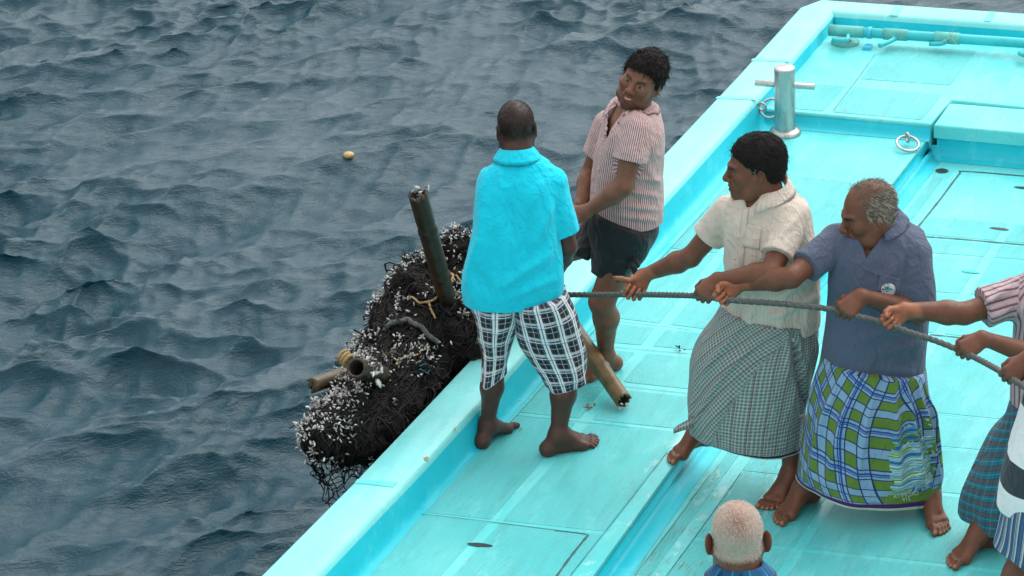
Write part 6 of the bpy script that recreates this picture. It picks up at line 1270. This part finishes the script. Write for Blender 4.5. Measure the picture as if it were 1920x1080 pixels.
V_, F_ = rope_mesh('r', laid([(716, 628), (735, 610), (765, 606), (792, 618), (818, 642)], .022), .0125); mesh_np('raft_rope', V_, F_, M['rope'], raft)
for pts, r0 in (([(850, 520), (842, 540), (826, 556), (806, 570), (800, 575)], .006), ([(770, 560), (786, 566), (803, 572), (806, 585), (810, 602)], .0055), ([(848, 515), (858, 530), (866, 548)], .005), ([(735, 688), (760, 675), (790, 660)], .005)):
    P = laid(pts, .02)
    if len(P) > 4: V_, F_ = rope_mesh('r', P, r0, .03, seg=12); mesh_np('thin_rope', V_, F_, M['twine_yellow'], raft)
mb = MB()
for pts in ([(785, 690), (795, 685), (802, 690), (800, 697)], [(782, 697), (792, 695), (803, 700)]):
    P = laid(pts, .016, 12)
    if len(P) > 3: add_tube(mb, P, .0022, 5)
M['teal_twine'] = simple('teal_twine', (0.03, .25, .26), .7)
if mb.n: mb_mixed(mb, 'teal_twine', M['teal_twine'], net)

# ------------------------------------------------------------------ bamboo pole that lies from the gunwale down to the deck
e0 = G(1168, 750, .05); e1 = G(1045, 572, .245); e1 = e1 + (e1 - e0) * .35
bp = bamboo('bamboo_pole', None, M['bamboo'], e0, e1, .039, (.24, .55), hollow0=True, hollow1=True, jag=.035, seed=12); tag(bp, 'brown bamboo pole with broken hollow end lying across the gunwale onto the deck', 'bamboo pole')
r_ = np.random.RandomState(3); VV, FF, CC_ = shells(e0 + r_.normal(0, .012, (5, 3)) + [0, -.02, -.012], unit_rows(r_.normal(0, 1, (5, 3)) + [0, -1, 0]), .015, 4); mb = MB(); mb.V.append(VV); mb.F.append(FF); mb.C.append(CC_); mb.n = len(VV); mb_mixed(mb, 'barnacles', M['shell'], bp, False)
# bits that fell on the deck
M['redshell'] = simple('reddish_shell', (0.34, 0.16, 0.12), .5, .4, 90)
def crumbs(name, px, py, z, n, size, sd, mat, label, cat, spread=.010):
    r = np.random.RandomState(sd); c = G(px, py, z); P = c + np.stack([r.normal(0, spread, n), r.normal(0, spread, n), np.abs(r.normal(0, .004, n)) + .006], 1); VV, FF, CC_ = shells(P, unit_rows(r.normal(0, 1, (n, 3)) * [1, 1, .35]), size, sd); mb = MB(); mb.V.append(VV); mb.F.append(FF); mb.C.append(CC_); mb.n = len(VV); tag(mb_mixed(mb, name, mat, None, False), label, cat)
crumbs('broken_shell', 1108, 765, 0, 9, .017, 2, M['redshell'], 'reddish broken shell lying on the deck below the bamboo pole end', 'shell'); 
crumbs('barnacle', 969, 753, 0, 4, .013, 5, M['shell'], 'small white barnacles on the deck beside the man in plaid shorts', 'barnacle', .008)
crumbs('seaweed_scrap', 1275, 657, 0.002, 7, .012, 7, M['netline'], 'dark scrap of seaweed on the deck left of the checked sarong', 'seaweed', .008)
crumbs('dirt_crumb', 978, 809, 0.002, 3, .007, 9, M['chip'], 'tiny brown crumb on the deck beside a bare foot', 'crumb', .003)
# float out on the water
M['float'] = simple('yellow_float', (0.50, .34, .13), .4, .2, 30); fc = G(654, 291, SEA_Z + .05)
fl = None
V, Q = lathe([(0, -.045), (.020, -.042), (.036, -.022), (.040, 0), (.036, .022), (.020, .040), (.010, .044), (0, .044)], fc, 20); q = V - fc; V = fc + .72 * np.stack([q[:, 2] * 1.1, q[:, 1], q[:, 0] * .85], 1); tag(mesh_np('fishing_float', V, Q, M['float']), 'small yellow fishing float drifting on the sea far from the boat', 'float')
